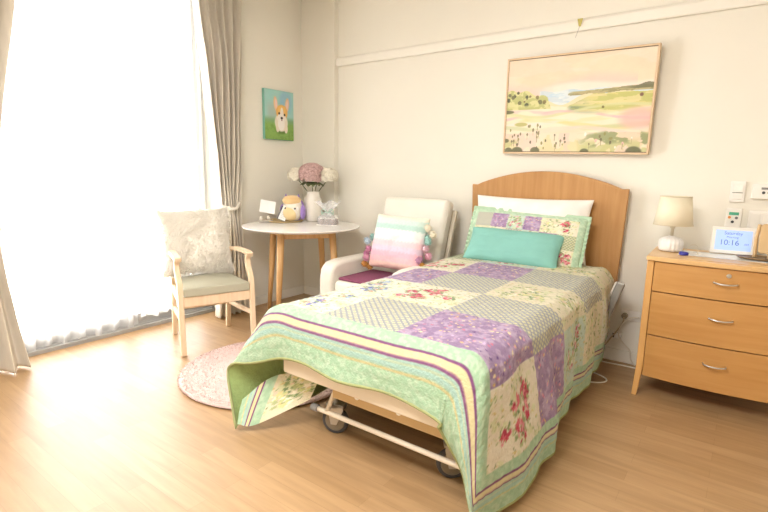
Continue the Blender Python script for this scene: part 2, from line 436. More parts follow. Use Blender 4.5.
def patch(kind, C, X, Y, sel, x0, x1, y0, y1, seed, sc_=1.0):
    """fill the selected cells of C with a printed cotton"""
    g = np.random.default_rng(seed + 100)
    c = np.zeros((sel.sum(), 3)); x = X[sel]; y = Y[sel]
    if kind == 'P':
        c[:] = hexa('a98fb1'); n = fbm(x * 45 / sc_, y * 45 / sc_, seed); c = mixc(c, 'c4b0c8', sstep(.5, .66, n) * .8); c = mixc(c, '8e7597', sstep(.52, .36, n) * .45)
        C[sel] = c
        area_ = (x1 - x0) * (y1 - y0) / sc_ ** 2
        sub = C[sel]; blobs(sub, x, y, int(1000 * area_), x0, x1, y0, y1, .004 * sc_, .0095 * sc_, ['e9c684', 'e6a8b4', 'f0d9a6', '6f4f8c', 'd57f9a', 'dcbfe0', 'efe0b8'], seed)
        C[sel] = sub
    elif kind == 'L':
        c[:] = hexa('dad8ba'); s = .034 * sc_
        a = (x + y) / s; b = (x - y) / s
        d = np.minimum(np.abs(a - np.round(a)), np.abs(b - np.round(b)))
        c = mixc(c, '9aa789' if seed % 2 else '9a9ea6', sstep(.26, .10, d) * .9)
        k = np.hypot(a - np.floor(a) - .5, b - np.floor(b) - .5); c = mixc(c, 'e6dd96', sstep(.24, .12, k) * .8)
        C[sel] = c
    else:
        base = {'C': 'ece4d0', 'B': 'e6e6d6', 'Y': 'e6dec2', 'A': 'c6dacd'}[kind]; c[:] = hexa(base)
        n = fbm(x * 30 / sc_, y * 30 / sc_, seed); c = mixc(c, 'd9dfae', sstep(.55, .66, n) * .7)
        C[sel] = c; sub = C[sel]
        lw = int(1300 * (x1 - x0) * (y1 - y0) / sc_ ** 2)
        blobs(sub, x, y, lw, x0, x1, y0, y1, .004 * sc_, .013 * sc_, ['a9b884', '8fa070', 'cfd3a0', 'd8c58c'], seed + 1, wx=.5)
        pal = {'C': ['c9435c', 'dd6f7f', 'e89aa2', 'b23a55'], 'B': ['8583c0', 'a9c3dd', '6f77ad', 'd9a07f', 'e4c7b4'],
               'Y': ['e6dca0', 'f7f1dc', 'cfd79a', 'e8d3b8'], 'A': ['e7a0a8', 'f1eeda', '8fb58f', 'e9c7cf', 'c96a80']}[kind]
        for q in range(int(60 * (x1 - x0) * (y1 - y0) / sc_ ** 2) + 2):
            cx = x0 + (x1 - x0) * g.uniform(.18, .82); cy = y0 + (y1 - y0) * g.uniform(.18, .82)
            cluster(sub, x, y, cx, cy, .045 * sc_, 12, ['93a673', 'b5c08c', '7c9468'], seed * 3 + q, .006 * sc_, .014 * sc_)
            cluster(sub, x, y, cx, cy, .030 * sc_, 10, pal, seed * 5 + q, .008 * sc_, .017 * sc_)
        C[sel] = sub
def border_cols(d, X, Y):
    """colours by distance from the hem"""
    C = np.zeros(d.shape + (3,)); C[:] = hexa('afcfad')
    n = fbm(X * 75, Y * 75, 5); C = mixc(C, 'c6dcbe', sstep(.48, .65, n) * .7); C = mixc(C, 'a0c4a0', sstep(.5, .36, n) * .4)
    def band(C, a, b, col, k=1): return mixc(C, col, sstep(a - .0025, a + .0025, d) * (1 - sstep(b - .0025, b + .0025, d)) * k)
    C = band(C, .095, .105, 'dccb92', .8); C = band(C, .112, .152, 'aacdc4', .85); C = band(C, .134, .141, 'dcdca6', .6)
    C = band(C, .155, .208, 'dfd5a6'); C = band(C, .155, .167, '84507e'); C = band(C, .196, .208, '84507e')
    return C
LAY = {  # row (from foot) -> columns 4 (right side) .. 0 (left side)
    0: {0: 'Y', 1: 'B', 2: 'L', 3: 'P', 4: 'C'}, 1: {0: 'P', 1: 'B', 2: 'C', 3: 'L', 4: 'P'},
    2: {0: 'L', 1: 'P', 2: 'L', 3: 'Y', 4: 'A'}, 3: {0: 'C', 1: 'C', 2: 'P', 3: 'L', 4: 'Y'}, 4: {0: 'P', 1: 'L', 2: 'A', 3: 'Y', 4: 'B'}, 5: {0: 'L', 1: 'P', 2: 'L', 3: 'P', 4: 'C'}}
SW, TL_, BOR = 2.34, 2.15, .27
XE = [.19, .49, .98, 1.36, 1.70, 2.08]; YE = [.27, .655, 1.04, 1.42, 1.80, 2.18, 2.5]
def quilt_cols(S, Tt, dl=True):
    d = np.minimum(np.minimum(S * 1.4, SW - S), Tt)
    C = border_cols(d, S, Tt)
    for r in range(6):
        for c in range(5):
            x0, x1 = XE[4 - c], XE[5 - c]; y0, y1 = YE[r], YE[r + 1]
            sel = (S >= x0) & (S < x1) & (Tt >= y0) & (Tt < y1) & (d >= BOR)
            if sel.any(): patch(LAY[r][c], C, S, Tt, sel, x0, x1, y0, y1, r * 7 + c)
    return C * .92
def catm1(K, P, q):
    """Catmull-Rom through nodes K (n,) values P (n,...) at q (m,) -> (m,...)"""
    K = np.asarray(K, float); n = len(K)
    Mt = np.zeros_like(P)
    for i in range(n):
        if i == 0: Mt[i] = (P[1] - P[0]) / (K[1] - K[0])
        elif i == n - 1: Mt[i] = (P[-1] - P[-2]) / (K[-1] - K[-2])
        else:
            a = (P[i] - P[i - 1]) / (K[i] - K[i - 1]); b = (P[i + 1] - P[i]) / (K[i + 1] - K[i])
            h0, h1 = K[i] - K[i - 1], K[i + 1] - K[i]; Mt[i] = (a * h1 + b * h0) / (h0 + h1)
    i = np.clip(np.searchsorted(K, q, side='right') - 1, 0, n - 2); h = K[i + 1] - K[i]; t = (q - K[i]) / h
    sh = (-1,) + (1,) * (P.ndim - 1); t = t.reshape(sh); h = h.reshape(sh)
    return (2 * t ** 3 - 3 * t ** 2 + 1) * P[i] + (t ** 3 - 2 * t ** 2 + t) * h * Mt[i] + (-2 * t ** 3 + 3 * t ** 2) * P[i + 1] + (t ** 3 - t ** 2) * h * Mt[i + 1]
def normals(P):
    du = np.gradient(P, axis=1); dv = np.gradient(P, axis=0); n = np.cross(du, dv)
    return n / (np.linalg.norm(n, axis=-1, keepdims=True) + 1e-9)

# ------------------------------------------------------------------ bed
bed = empty('hospital_bed', (-1.205, 2.5, 0), 'single bed on castors with arched wooden headboard and cream metal base', 'bed')
bx, by = -1.205, 2.5
prof = [(-.558, 1.185), (-.515, 1.183)] + [(-.515 + 1.03 * k / 30, 1.183 + .108 * math.sin(PI * k / 30) ** .85) for k in range(1, 30)] + [(.515, 1.183), (.558, 1.185)]
low = [(.545, .80), (.535, .50), (-.535, .50), (-.545, .80)]
obj('headboard', prism(bmesh.new(), [(x + .018, z) for x, z in prof + low], 3.515 - by, 3.548 - by), m_head, bed, bevel=.006)
M2 = Matrix.Translation((-bx, -by, 0))
obj('bed_base', B(-1.66, -.75, 1.475, 3.46, .335, .43, M=M2), m_frame, bed, bevel=.008)
obj('cross_beam', B(-1.40, -.78, 1.53, 1.60, .265, .335, M=M2), mat('tan_enamel', 'c9ab7c', .5), bed, bevel=.005)
obj('chassis', B(-1.50, -.92, 1.72, 3.2, .20, .26, M=M2), m_frame, bed, bevel=.005)
mt_ = obj('mattress', B(-1.70, -.705, 1.48, 3.47, .44, .635, M=M2), mat('white_ticking', 'f3efe6', .85, bump=.2), bed, bevel=.05, seg=4)
bt = bmesh.new()
tube(bt, [(-1.565, 1.60, .135), (-1.50, 1.60, .135), (-.80, 1.60, .135), (-.76, 1.60, .135)], .012, 10)
for v in bt.verts: v.co = M2 @ v.co
obj('brake_bar', bt, m_frame, bed, smooth=True)
for x_ in (-1.575, -.755):
    bt = bmesh.new(); cyl(bt, (x_ - .02 - bx, 1.60 - by, .135), .018, .04, 14, 'x'); obj('brake_cap', bt, m_grey, bed, smooth=False, bevel=.003)
for x_, yy in ((-1.50, 1.60), (-.80, 1.60)):
    bt = bmesh.new(); tube(bt, [(x_, yy, .135), (x_ + (.07 if x_ < -1 else .03), yy + .03, .34)], .011, 10)
    for v in bt.verts: v.co = M2 @ v.co
    obj('strut', bt, m_frame, bed, smooth=True)
bt = bmesh.new(); tube(bt, [(-1.43, 1.56, .345), (-1.30, 1.52, .335), (-1.22, 1.50, .345)], .009, 8)
for v in bt.verts: v.co = M2 @ v.co
obj('lift_rod', bt, m_grey, bed, smooth=True)
for x_ in (-1.235, -1.02):
    bt = bmesh.new(); cyl(bt, (x_ - bx, 1.50 - by, .328), .013, .03, 12, 'y'); obj('bolt', bt, m_white, bed)
def castor(x, y, rz):
    bt = bmesh.new(); Mw = Matrix.Translation((x - bx, y - by, .068)) @ Matrix.Rotation(rz, 4, 'Z') @ Matrix.Rotation(PI / 2, 4, 'X')
    lathe(bt, [(.040, -.013), (.058, -.015), (.066, -.010), (.068, 0), (.066, .010), (.058, .015), (.040, .013)], 36, M=Mw)
    w = obj('castor', bt, m_dark, bed, smooth=True)
    bt = bmesh.new(); lathe(bt, [(.012, -.02), (.014, -.017), (.046, -.0165), (.050, -.014), (.050, .014), (.046, .0165), (.014, .017), (.012, .02)], 30, M=Mw)
    obj('wheel_hub', bt, mat('castor_hub', '8f8676', .4, metal=.5), w)
    bt = bmesh.new(); Mr = Matrix.Translation((x - bx, y - by, 0)) @ Matrix.Rotation(rz, 4, 'Z')
    for s in (-1, 1): prism(bt, [(-.016, .055), (.014, .055), (.05, .14), (.045, .155), (-.03, .155), (-.035, .14)], s * .026 - .002, s * .026 + .002, M=Mr)
    box(bt, -.04, .05, -.028, .028, .150, .160, M=Mr); cyl(bt, Mr @ Vector((0, 0, .16)), .014, .06, 14)
    obj('fork', bt, m_chrome, w, bevel=.001)
castor(-1.50, 1.665, R(20)); castor(-.875, 1.70, R(35)); castor(-1.50, 3.1, R(0)); castor(-.88, 3.1, R(0))
# side rail arm folded down near the head
bt = bmesh.new(); Mr = Matrix.Translation((-.622 - bx, 3.29 - by, .475)) @ Matrix.Rotation(R(17), 4, 'Y')
box(bt, -.024, .026, -.016, .016, -.145, .145, M=Mr)
ra = obj('side_rail_arm', bt, mat('rail_grey', 'a9a9a4', .4, metal=.3), bed, bevel=.012, seg=3)
bt = bmesh.new(); box(bt, -.032, -.022, -.017, .017, -.14, .135, M=Mr); obj('rail_edge', bt, m_white, ra, bevel=.003)
bt = bmesh.new(); box(bt, -.71 - bx, -.63 - bx, 3.29 - by, 3.50 - by, .50, .54); box(bt, -.72 - bx, -.64 - bx, 3.28 - by, 3.40 - by, .44, .50)
obj('rail_bracket', bt, m_chrome, bed, bevel=.004)

# quilt -------------------------------------------------------------
Sn = np.array([0, .15, .32, .50, .57, .63, .72, .95, 1.20, 1.45, 1.60, 1.67, 1.75, 1.90, 2.10, 2.34])
Tn = np.array([0, .08, .17, .235, .34, .50, .72, .95, 1.2, 1.45, 1.7, 1.95, 2.15])
G = np.zeros((len(Tn), len(Sn), 3))
hem_y = [1.60, 1.72, 1.90, 2.07, 2.30, 2.45, 2.52, 2.82, 3.07, 3.4]; hem_x = [-.615, -.578, -.578, -.575, -.615, -.640, -.650, -.612, -.640, -.645]
def side_body(s, y):
    hx = float(np.interp(y, hem_y, hem_x)); hz = float(np.interp(y, [1.6, 1.9, 2.4, 2.8, 3.1, 3.4], [.035, .05, .075, .085, .10, .11]))
    zt = .655 + .02 * float(np.clip((y - 2.6) / .5, 0, 1))
    tab = {0: (hx, hz), .15: (hx * .8 - .62 * .2 + .012, hz + .145), .32: (hx * .45 - .625 * .55 + .006, .37), .50: (-.632, .555), .57: (-.645, .612), .63: (-.69, zt - .006),
           .72: (-.78, zt), .95: (-1.01, zt + .004), 1.20: (-1.26, zt + .004), 1.45: (-1.51, zt + .002), 1.60: (-1.66, zt - .004), 1.67: (-1.72, zt - .022), 1.75: (-1.757, .585),
           1.90: (-1.768, .44), 2.10: (-1.775, .26), 2.34: (-1.785, .07)}
    return tab[s]
for j, t in enumerate(Tn):
    for i, s in enumerate(Sn):
        y = 1.465 + (t - .235)
        if t >= .5:
            x, z = side_body(s, y)
            if s <= .5: y = y + (.5 - s) * (-.02 if y > 2 else .02)
            G[j, i] = (x, y, z)
top_x = {.72: -.78, .95: -1.01, 1.20: -1.26, 1.45: -1.51, 1.60: -1.66}
wave = {.72: -.03, .95: .012, 1.20: .0, 1.45: .018, 1.60: -.012}
for i, s in enumerate(Sn):
    if s in top_x:
        x = top_x[s]
        G[4, i] = (x, 1.57, .657); G[3, i] = (x, 1.468, .648); G[2, i] = (x, 1.428, .60)
        G[1, i] = (x, 1.418, .513 + wave[s] * .4); G[0, i] = (x, 1.412 + .01 * math.sin(s * 9), .428 + wave[s])
def put(s, t, p): G[list(Tn).index(t), list(Sn).index(s)] = p
# foot/right corner
for s, p in {.63: (-.69, 1.57, .648), .57: (-.645, 1.57, .61), .50: (-.625, 1.565, .55), .32: (-.615, 1.55, .37), .15: (-.605, 1.555, .19), 0: (-.62, 1.575, .03)}.items(): put(s, .34, p)
for s, p in {.63: (-.69, 1.463, .640), .57: (-.655, 1.452, .60), .50: (-.640, 1.44, .54), .32: (-.632, 1.43, .365), .15: (-.632, 1.44, .185), 0: (-.645, 1.50, .028)}.items(): put(s, .235, p)
for s, p in {.63: (-.715, 1.425, .575), .57: (-.690, 1.418, .525), .50: (-.672, 1.412, .455), .32: (-.655, 1.415, .30), .15: (-.650, 1.43, .155), 0: (-.655, 1.475, .025)}.items(): put(s, .17, p)
for s, p in {.63: (-.745, 1.418, .465), .57: (-.722, 1.415, .405), .50: (-.703, 1.415, .335), .32: (-.680, 1.43, .215), .15: (-.668, 1.445, .105), 0: (-.664, 1.475, .023)}.items(): put(s, .08, p)
for s, p in {.63: (-.785, 1.425, .365), .57: (-.765, 1.44, .315), .50: (-.745, 1.47, .25), .32: (-.728, 1.51, .155), .15: (-.708, 1.51, .075), 0: (-.675, 1.485, .022)}.items(): put(s, 0, p)
# foot/left corner, flared out over the rug
for s, p in {1.67: (-1.72, 1.57, .635), 1.75: (-1.765, 1.57, .58), 1.90: (-1.80, 1.58, .45), 2.10: (-1.80, 1.62, .28), 2.34: (-1.77, 1.66, .14)}.items(): put(s, .34, p)
for s, p in {1.67: (-1.73, 1.465, .628), 1.75: (-1.775, 1.455, .575), 1.90: (-1.845, 1.475, .46), 2.10: (-1.885, 1.52, .28), 2.34: (-1.855, 1.56, .12)}.items(): put(s, .235, p)
for s, p in {1.67: (-1.735, 1.43, .575), 1.75: (-1.80, 1.43, .515), 1.90: (-1.895, 1.45, .42), 2.10: (-1.94, 1.48, .25), 2.34: (-1.90, 1.48, .09)}.items(): put(s, .17, p)
for s, p in {1.67: (-1.74, 1.415, .475), 1.75: (-1.82, 1.415, .435), 1.90: (-1.935, 1.43, .36), 2.10: (-1.99, 1.445, .235), 2.34: (-1.90, 1.40, .06)}.items(): put(s, .08, p)
for s, p in {1.67: (-1.74, 1.41, .385), 1.75: (-1.83, 1.41, .355), 1.90: (-1.965, 1.425, .315), 2.10: (-2.02, 1.43, .24), 2.34: (-1.87, 1.352, .032)}.items(): put(s, 0, p)
nS, nT = 430, 400
sq = np.linspace(0, SW, nS); tq = np.linspace(0, TL_, nT)
Q = catm1(Tn, G, tq); Q = catm1(Sn, Q.transpose(1, 0, 2), sq).transpose(1, 0, 2)
SS, TT = np.meshgrid(sq, tq)
Nn = normals(Q)
if Nn[nT // 2, nS // 2, 2] < 0: Nn = -Nn
puck = .0035 * (fbm(SS * 24, TT * 24, 2) - .5) + .0022 * np.abs(np.sin(SS * 2 * PI / .09)) * np.abs(np.sin(TT * 2 * PI / .09))
ondrop = sstep(.62, .4, SS)
fold = (.012 * np.sin(TT * 17 + SS * 3) + .006 * np.sin(TT * 31 + 1)) * ondrop * sstep(.3, .7, TT) + .006 * (fbm(SS * 3.5, TT * 3.5, 8) - .5)
Q = Q + Nn * (puck + fold)[..., None]; Q[..., 2] = np.maximum(Q[..., 2], .012)
m_quilt = mat('patchwork_cotton', attr='paint', rough=.85, var=.05, scale=55, bump=.5, bscale=110, spec=.2, sheen=.1)
m_back = mat('olive_backing', '93a66a', .85, var=.08, scale=40, bump=.5, bscale=110, spec=.2)
quilt = empty('patchwork_quilt', (-1.205, 2.4, .66), 'mint, purple and cream patchwork quilt with striped borders spread over the bed', 'quilt')
qo = np.array([-1.205, 2.4, .66])
gridmesh('quilt_top', [Q - qo], m_quilt, quilt, [quilt_cols(SS, TT)])
st = 3
Qb = (Q - Nn * .007)[::st, ::st]; Qb = np.concatenate([Qb, (Q - Nn * .007)[-1:, ::st]], 0); Qb = np.concatenate([Qb, np.concatenate([(Q - Nn * .007)[::st, -1:], (Q - Nn * .007)[-1:, -1:]], 0)], 1)
gridmesh('quilt_backing', [Qb - qo], m_back, quilt)
Qm = Q - Nn * .0035 - qo
path = [tuple(p) for p in np.concatenate([Qm[::-1, 0][::5], Qm[0, ::5], Qm[::5, -1]])]
obj('binding', tube(bmesh.new(), path, .0075, 8), mat('olive_binding', '9aa06c', .8), quilt, smooth=True)
# turned corner showing printed side
fa = np.array([[(-1.865, 1.362, .05), (-1.80, 1.42, .045), (-1.61, 1.60, .165)],
               [(-1.88, 1.385, .10), (-1.79, 1.47, .15), (-1.60, 1.63, .225)],
               [(-1.885, 1.41, .155), (-1.77, 1.52, .27), (-1.58, 1.66, .30)]], float)
a, b_ = np.linspace(0, 2, 60), np.linspace(0, 2, 120)
Fp = catm1([0, 1, 2], fa, a); Fp = catm1([0, 1, 2], Fp.transpose(1, 0, 2), b_).transpose(1, 0, 2)
AA, BB = np.meshgrid(np.linspace(0, .25, 120), np.linspace(0, .16, 60))
fc = border_cols(AA * 1.55 + .06, AA, BB); sel = AA * 1.55 + .06 > .27
patch('Y', fc, AA, BB, sel, .13, .25, 0, .16, 5, .7)
gridmesh('turned_corner', [Fp - qo], m_quilt, quilt, [fc])

# pillows on the bed --------------------------------------------------
def soft_pillow(name, loc, rot, w, h, t, m, label, cat='pillow', cols=None, seed=0, pinch=.06, wr=.004, n=60):
    A, Bk, U, V = pillow_grids(w, h, t, pinch, n, wr, seed)
    c = [cols(U * w, V * h)] * 2 if cols else None
    o = gridmesh(name, [A, Bk], m, None, c, loc, rot, flip=[False, True]); tag(o, label, cat); return o
soft_pillow('bed_pillow', (-1.245, 3.425, .89), (R(-10), 0, R(1)), .84, .44, .15, mat('white_cotton', 'f6f3ee', .85, bump=.1, bscale=20), 'plain white pillow standing against the wooden headboard', seed=3)
def sham_cols(x, y):
    w, h = .80, .40
    d = np.minimum(np.minimum(x, w - x), np.minimum(y, h - y)); C = np.zeros(x.shape + (3,)); C[:] = hexa('bad6bb')
    C = mixc(C, 'd7ead0', sstep(.48, .65, fbm(x * 60, y * 60, 5)) * .7); C = mixc(C, '9cc79a', (np.sin((x + y) * 260) > .6) * .25)
    kinds = ['LPAPYC', 'YCLAPL', 'PLYPLC']
    for r in range(3):
        for c in range(6):
            x0 = .042 + c * .1195; y0 = .032 + r * .112
            sel = (x >= x0) & (x < x0 + .1195) & (y >= y0) & (y < y0 + .112)
            if sel.any(): patch(kinds[2 - r][c], C, x, y, sel, x0, x0 + .1195, y0, y0 + .112, r * 6 + c + 40, .6)
    return C
sham = empty('pillow_sham', (-1.235, 3.315, .822), 'patchwork floral pillow with mint frilled edge in front of the white pillow', 'pillow')
sham.rotation_euler = (R(-20), R(2), R(1))
A, Bk, U, V = pillow_grids(.80, .37, .13, .0, 150, .003, 12)
cc = sham_cols(U * .8, V * .4)
gridmesh('cover', [A, Bk], m_quilt, sham, [cc, cc], flip=[False, True])
# frill round the edge
k = np.linspace(0, 1, 500); per = []
hw, hh = .395, .18
for q in k:
    a = q * 4; e = int(a) % 4; f = a - int(a)
    per.append([(-hw + 2 * hw * f, -hh), (hw, -hh + 2 * hh * f), (hw - 2 * hw * f, hh), (-hw, hh - 2 * hh * f)][e])
per = np.array(per); rows = []
for rr, am in ((-.015, 0), (.0, .001), (.012, .003), (.024, .005)):
    dirx = per / np.linalg.norm(per / np.array([hw, hh]) * .9, axis=1, keepdims=True)
    nx = np.clip(per[:, 0] / hw, -1, 1) ** 7; nz = np.clip(per[:, 1] / hh, -1, 1) ** 7
    rows.append(np.stack([per[:, 0] + rr * nx, am * np.sin(k * 2 * PI * 46) , per[:, 1] + rr * nz], -1))
fr = gridmesh('frill', [np.array(rows)], mat('mint_frill', 'bad8ba', .85), sham); fr.modifiers.new('s', 'SOLIDIFY').thickness = .002
soft_pillow('lumbar_cushion', (-1.265, 3.20, .768), (R(-38), R(1), R(3)), .66, .27, .13, mat('teal_cotton', '82bbb0', .85, var=.04, bump=.15, bscale=200), 'plain teal rectangular cushion lying against the floral pillow', 'cushion', seed=5, pinch=.05)

# ------------------------------------------------------------------ bedside chest
ch = empty('bedside_chest', (-.42, 3.08, 0), 'honey wood bedside chest with three bowed drawers at the right edge', 'bedside cabinet', rz=R(2.0))
CW, CD, CH = .725, .46, .83
def bow(x): 
    t = (x - .5 * CW) / (.5 * CW); return .035 * (1 - t * t)
def bowed(x0, x1, z0, z1, off, th):
    xs = np.linspace(x0, x1, 24); bm = bmesh.new()
    front = [(x, -bow(x) + off) for x in xs]; back = [(x, -bow(x) + off + th) for x in xs[::-1]]
    poly = front + back
    lo = [bm.verts.new((x, y, z0)) for x, y in poly]; hi = [bm.verts.new((x, y, z1)) for x, y in poly]; n = len(poly)
    for i in range(n): bm.faces.new((lo[i], lo[(i + 1) % n], hi[(i + 1) % n], hi[i]))
    for i in range(23):
        bm.faces.new((lo[i], lo[i + 1], lo[n - 2 - i], lo[n - 1 - i])[::-1]); bm.faces.new((hi[i], hi[i + 1], hi[n - 2 - i], hi[n - 1 - i]))
    return bm
bm = bowed(-.005, CW + .005, CH - .026, CH, -.012, .03)
box(bm, -.005, CW + .005, .01, CD, CH - .026, CH)
obj('top', bm, wood('honey_top', 'd6ab72', 'e2bd88', .3, 2, (1.2, 12, 1)), ch, bevel=.004)
obj('carcass', B(.03, CW - .03, .03, CD - .01, .12, CH - .027), m_chest, ch)
for x0, s in ((0, 1), (CW, -1)):
    for y0, y1, flare in ((.0, .045, -.045), (CD - .05, CD - .005, 0)):
        bm = bmesh.new(); vs = []
        for z, dx, wd in ((CH - .027, 0, .034), (.18, 0, .036), (0, -.008 if y0 == 0 else 0, .026)):
            xa = x0 + s * dx; xb = x0 + s * (dx + wd)
            vs.append([bm.verts.new(p) for p in [(xa, y0 + (-.012 if z == 0 and y0 == 0 else 0), z), (xb, y0 + (-.012 if z == 0 and y0 == 0 else 0), z), (xb, y1, z), (xa, y1, z)]])
        for q in range(2):
            for e in range(4): bm.faces.new((vs[q][e], vs[q][(e + 1) % 4], vs[q + 1][(e + 1) % 4], vs[q + 1][e]))
        bm.faces.new(vs[0]); bm.faces.new(vs[2][::-1])
        obj('leg', bm, m_chestleg, ch, bevel=.003)
for z0, z1 in ((.128, .374), (.380, .628), (.634, .800)):
    dr = obj('drawer', bowed(.038, CW - .038, z0, z1, .002, .03), m_chest, ch, bevel=.002)
    cx = CW / 2 - .01; zc = z1 - .095 if z1 < .7 else z1 - .072
    for hxc in (cx + .02,):
        bt = bmesh.new(); x0, x1 = hxc - .052, hxc + .052
        yb = -bow(hxc)
        tube(bt, [(x0, yb + .006, zc), (x0 + .004, yb - .016, zc), (hxc - .02, yb - .026, zc - .004), (hxc + .02, yb - .026, zc - .004), (x1 - .004, yb - .018, zc), (x1, yb + .004, zc)], .0045, 8, smooth=5)
        obj('handle', bt, m_chrome, dr, smooth=True, label='satin steel bow handle')
    if z1 > .7:
        bt = bmesh.new(); cyl(bt, (cx + .03, -bow(cx) - .004, z1 - .032), .011, .01, 20, 'y'); cyl(bt, (cx + .03, -bow(cx) - .006, z1 - .032), .0055, .004, 14, 'y')
        obj('lock', bt, m_chrome, dr, bevel=.0008)
# dark gap behind drawers comes from the carcass recess
ZT = CH + .001
# things on the chest
lp = empty('table_lamp', (-.345, 3.36, ZT), 'small table lamp with ribbed white base and cream fabric shade on the bedside chest', 'lamp')
bt = bmesh.new(); lathe(bt, [(.045, 0), (.058, .004), (.063, .02), (.064, .05), (.060, .068), (.045, .080), (.022, .086), (.014, .092)], 72, flute=.035, nf=16)
obj('base', bt, mat('ribbed_ceramic', 'f3efea', .45), lp, smooth=True)
bt = bmesh.new(); lathe(bt, [(.009, .09), (.009, .135), (.014, .137), (.014, .165), (.008, .17)], 20); obj('stem', bt, mat('lamp_socket', 'd9cdb5', .4), lp, smooth=True)
ms = bpy.data.materials.new('cream_shade'); ms.use_nodes = True; nt = ms.node_tree; b = nt.nodes['Principled BSDF']
b.inputs['Base Color'].default_value = (*srgb('ece2c8'), 1); b.inputs['Roughness'].default_value = .9; b.inputs['Subsurface Weight'].default_value = .0
nz_ = nt.nodes.new('ShaderNodeTexNoise'); nz_.inputs['Scale'].default_value = 400; bp_ = nt.nodes.new('ShaderNodeBump'); bp_.inputs['Strength'].default_value = .15
nt.links.new(nz_.outputs[0], bp_.inputs['Height']); nt.links.new(bp_.outputs[0], b.inputs['Normal'])
bt = bmesh.new(); n = 64; ri = []
for r, z in ((.104, .155), (.082, .325)):
    ri.append([bt.verts.new((r * math.cos(2 * PI * k / n), r * math.sin(2 * PI * k / n), z)) for k in range(n)])
for k in range(n): bt.faces.new((ri[0][k], ri[0][(k + 1) % n], ri[1][(k + 1) % n], ri[1][k]))
sh = obj('shade', bt, ms, lp, smooth=True); sh.modifiers.new('s', 'SOLIDIFY').thickness = .002
for r, z in ((.1045, .157), (.0825, .323)):
    bt = bmesh.new(); tube(bt, [(r * math.cos(2 * PI * k / 48), r * math.sin(2 * PI * k / 48), z) for k in range(49)], .0022, 6)
    obj('rim', bt, mat('shade_rim', 'e4d8bb', .8), sh, smooth=True)
bt = bmesh.new()
for k in range(3):
    a = k * 2 * PI / 3; tube(bt, [(.008 * math.cos(a), .008 * math.sin(a), .168), (.103 * math.cos(a), .103 * math.sin(a), .158)], .0012, 6)
obj('shade_ring', bt, m_chrome, sh)

tag(obj('plastic_mat', B(-.16, .36, -.10, .10, 0, .002), mat('clear_mat', 'f1f2f1', .12, var=.02), None, loc=(-.13, 3.33, ZT), bevel=.0008), 'clear plastic sheet lying on the bedside chest under the lamp and clock', 'mat')
nl = empty('call_pendant', (-.262, 3.235, ZT), 'small cobalt blue pendant button with looped white cord on the chest', 'call pendant')
bt = bmesh.new(); lathe(bt, [(.021, 0), (.024, .003), (.024, .014), (.020, .018), (.01, .0195)], 32); obj('button', bt, mat('cobalt_plastic', '2b2f9a', .3), nl, smooth=True)
bt = bmesh.new(); tube(bt, [(0, .018, .012), (.005, .03, .03), (.03, .055, .055), (.055, .07, .05), (.062, .075, .02), (.06, .078, .003), (.08, .09, .003)], .0018, 6, smooth=6); obj('cord', bt, mat('pale_cord', 'e4ddc9', .6), nl, smooth=True)

ck = empty('digital_clock', (-.045, 3.44, ZT + .002), 'white framed digital calendar clock with pale blue screen on the chest', 'clock', rz=R(4))
Mc = Matrix.Rotation(R(-8), 4, 'X')
obj('case', B(-.107, .107, -.012, .010, .002, .158, M=Mc), m_white, ck, bevel=.006, seg=3)
bt = bmesh.new(); prism(bt, [(-.05, .03), (.05, .03), (.03, .10), (-.03, .10)], .0, .035, M=Mc); obj('stand', bt, m_white, ck, bevel=.003)
scr = obj('screen', B(-.086, .086, -.0135, -.0118, .024, .138, M=Mc), mat('lcd_blue', 'a9c4f5', .2, var=.02, emit=.35), ck)
m_ink = mat('lcd_ink', '6383cf', .4)
for body, size, x_, z_ in (('Saturday', .025, -.002, .113), ('Morning', .017, -.005, .093), ('10:16', .043, -.018, .053), ('AM', .015, .063, .056)):
    v = Mc @ Vector((x_, -.0136, z_))
    bm_mesh_obj_text('screen_text', body, size, m_ink, scr, v, (R(82), 0, 0))
# wooden piece cut by the right edge, on an oval dish
wp = empty('wooden_stand', (.095, 3.33, ZT + .002), 'beige wooden stand with rounded panel on a dark oval dish at the right edge', 'stand')
bt = bmesh.new(); lathe(bt, [(.06, .0), (.105, .004), (.118, .010), (.115, .013), (.10, .008), (.02, .006)], 48)
for v in bt.verts: v.co.y *= .62
obj('dish', bt, mat('bronze_dish', '8a6f4d', .4, metal=.3), wp, smooth=True, label='dark oval dish')
pb = mat('pale_carved_wood', 'd8b98a', .5)
bt = bmesh.new()
pr = []
for cxx, czz, a0 in ((.085, .175, 0), (-.005, .175, 90), (-.005, .055, 180), (.085, .055, 270)):
    for k in range(7):
        a = R(a0 + 15 * k); pr.append((cxx + .02 * math.cos(a) + 0, czz + .02 * math.sin(a)))
prism(bt, pr, -.014, .010); obj('panel', bt, pb, wp, bevel=.004, label='rounded beige panel')
bt = bmesh.new(); tube(bt, [(-.035, .012, .01), (-.038, .014, .10), (-.03, .012, .19)], .009, 10, smooth=5); tube(bt, [(.03, .0, .008), (.03, .0, .05)], .012, 12)
obj('post', bt, pb, wp, smooth=True)

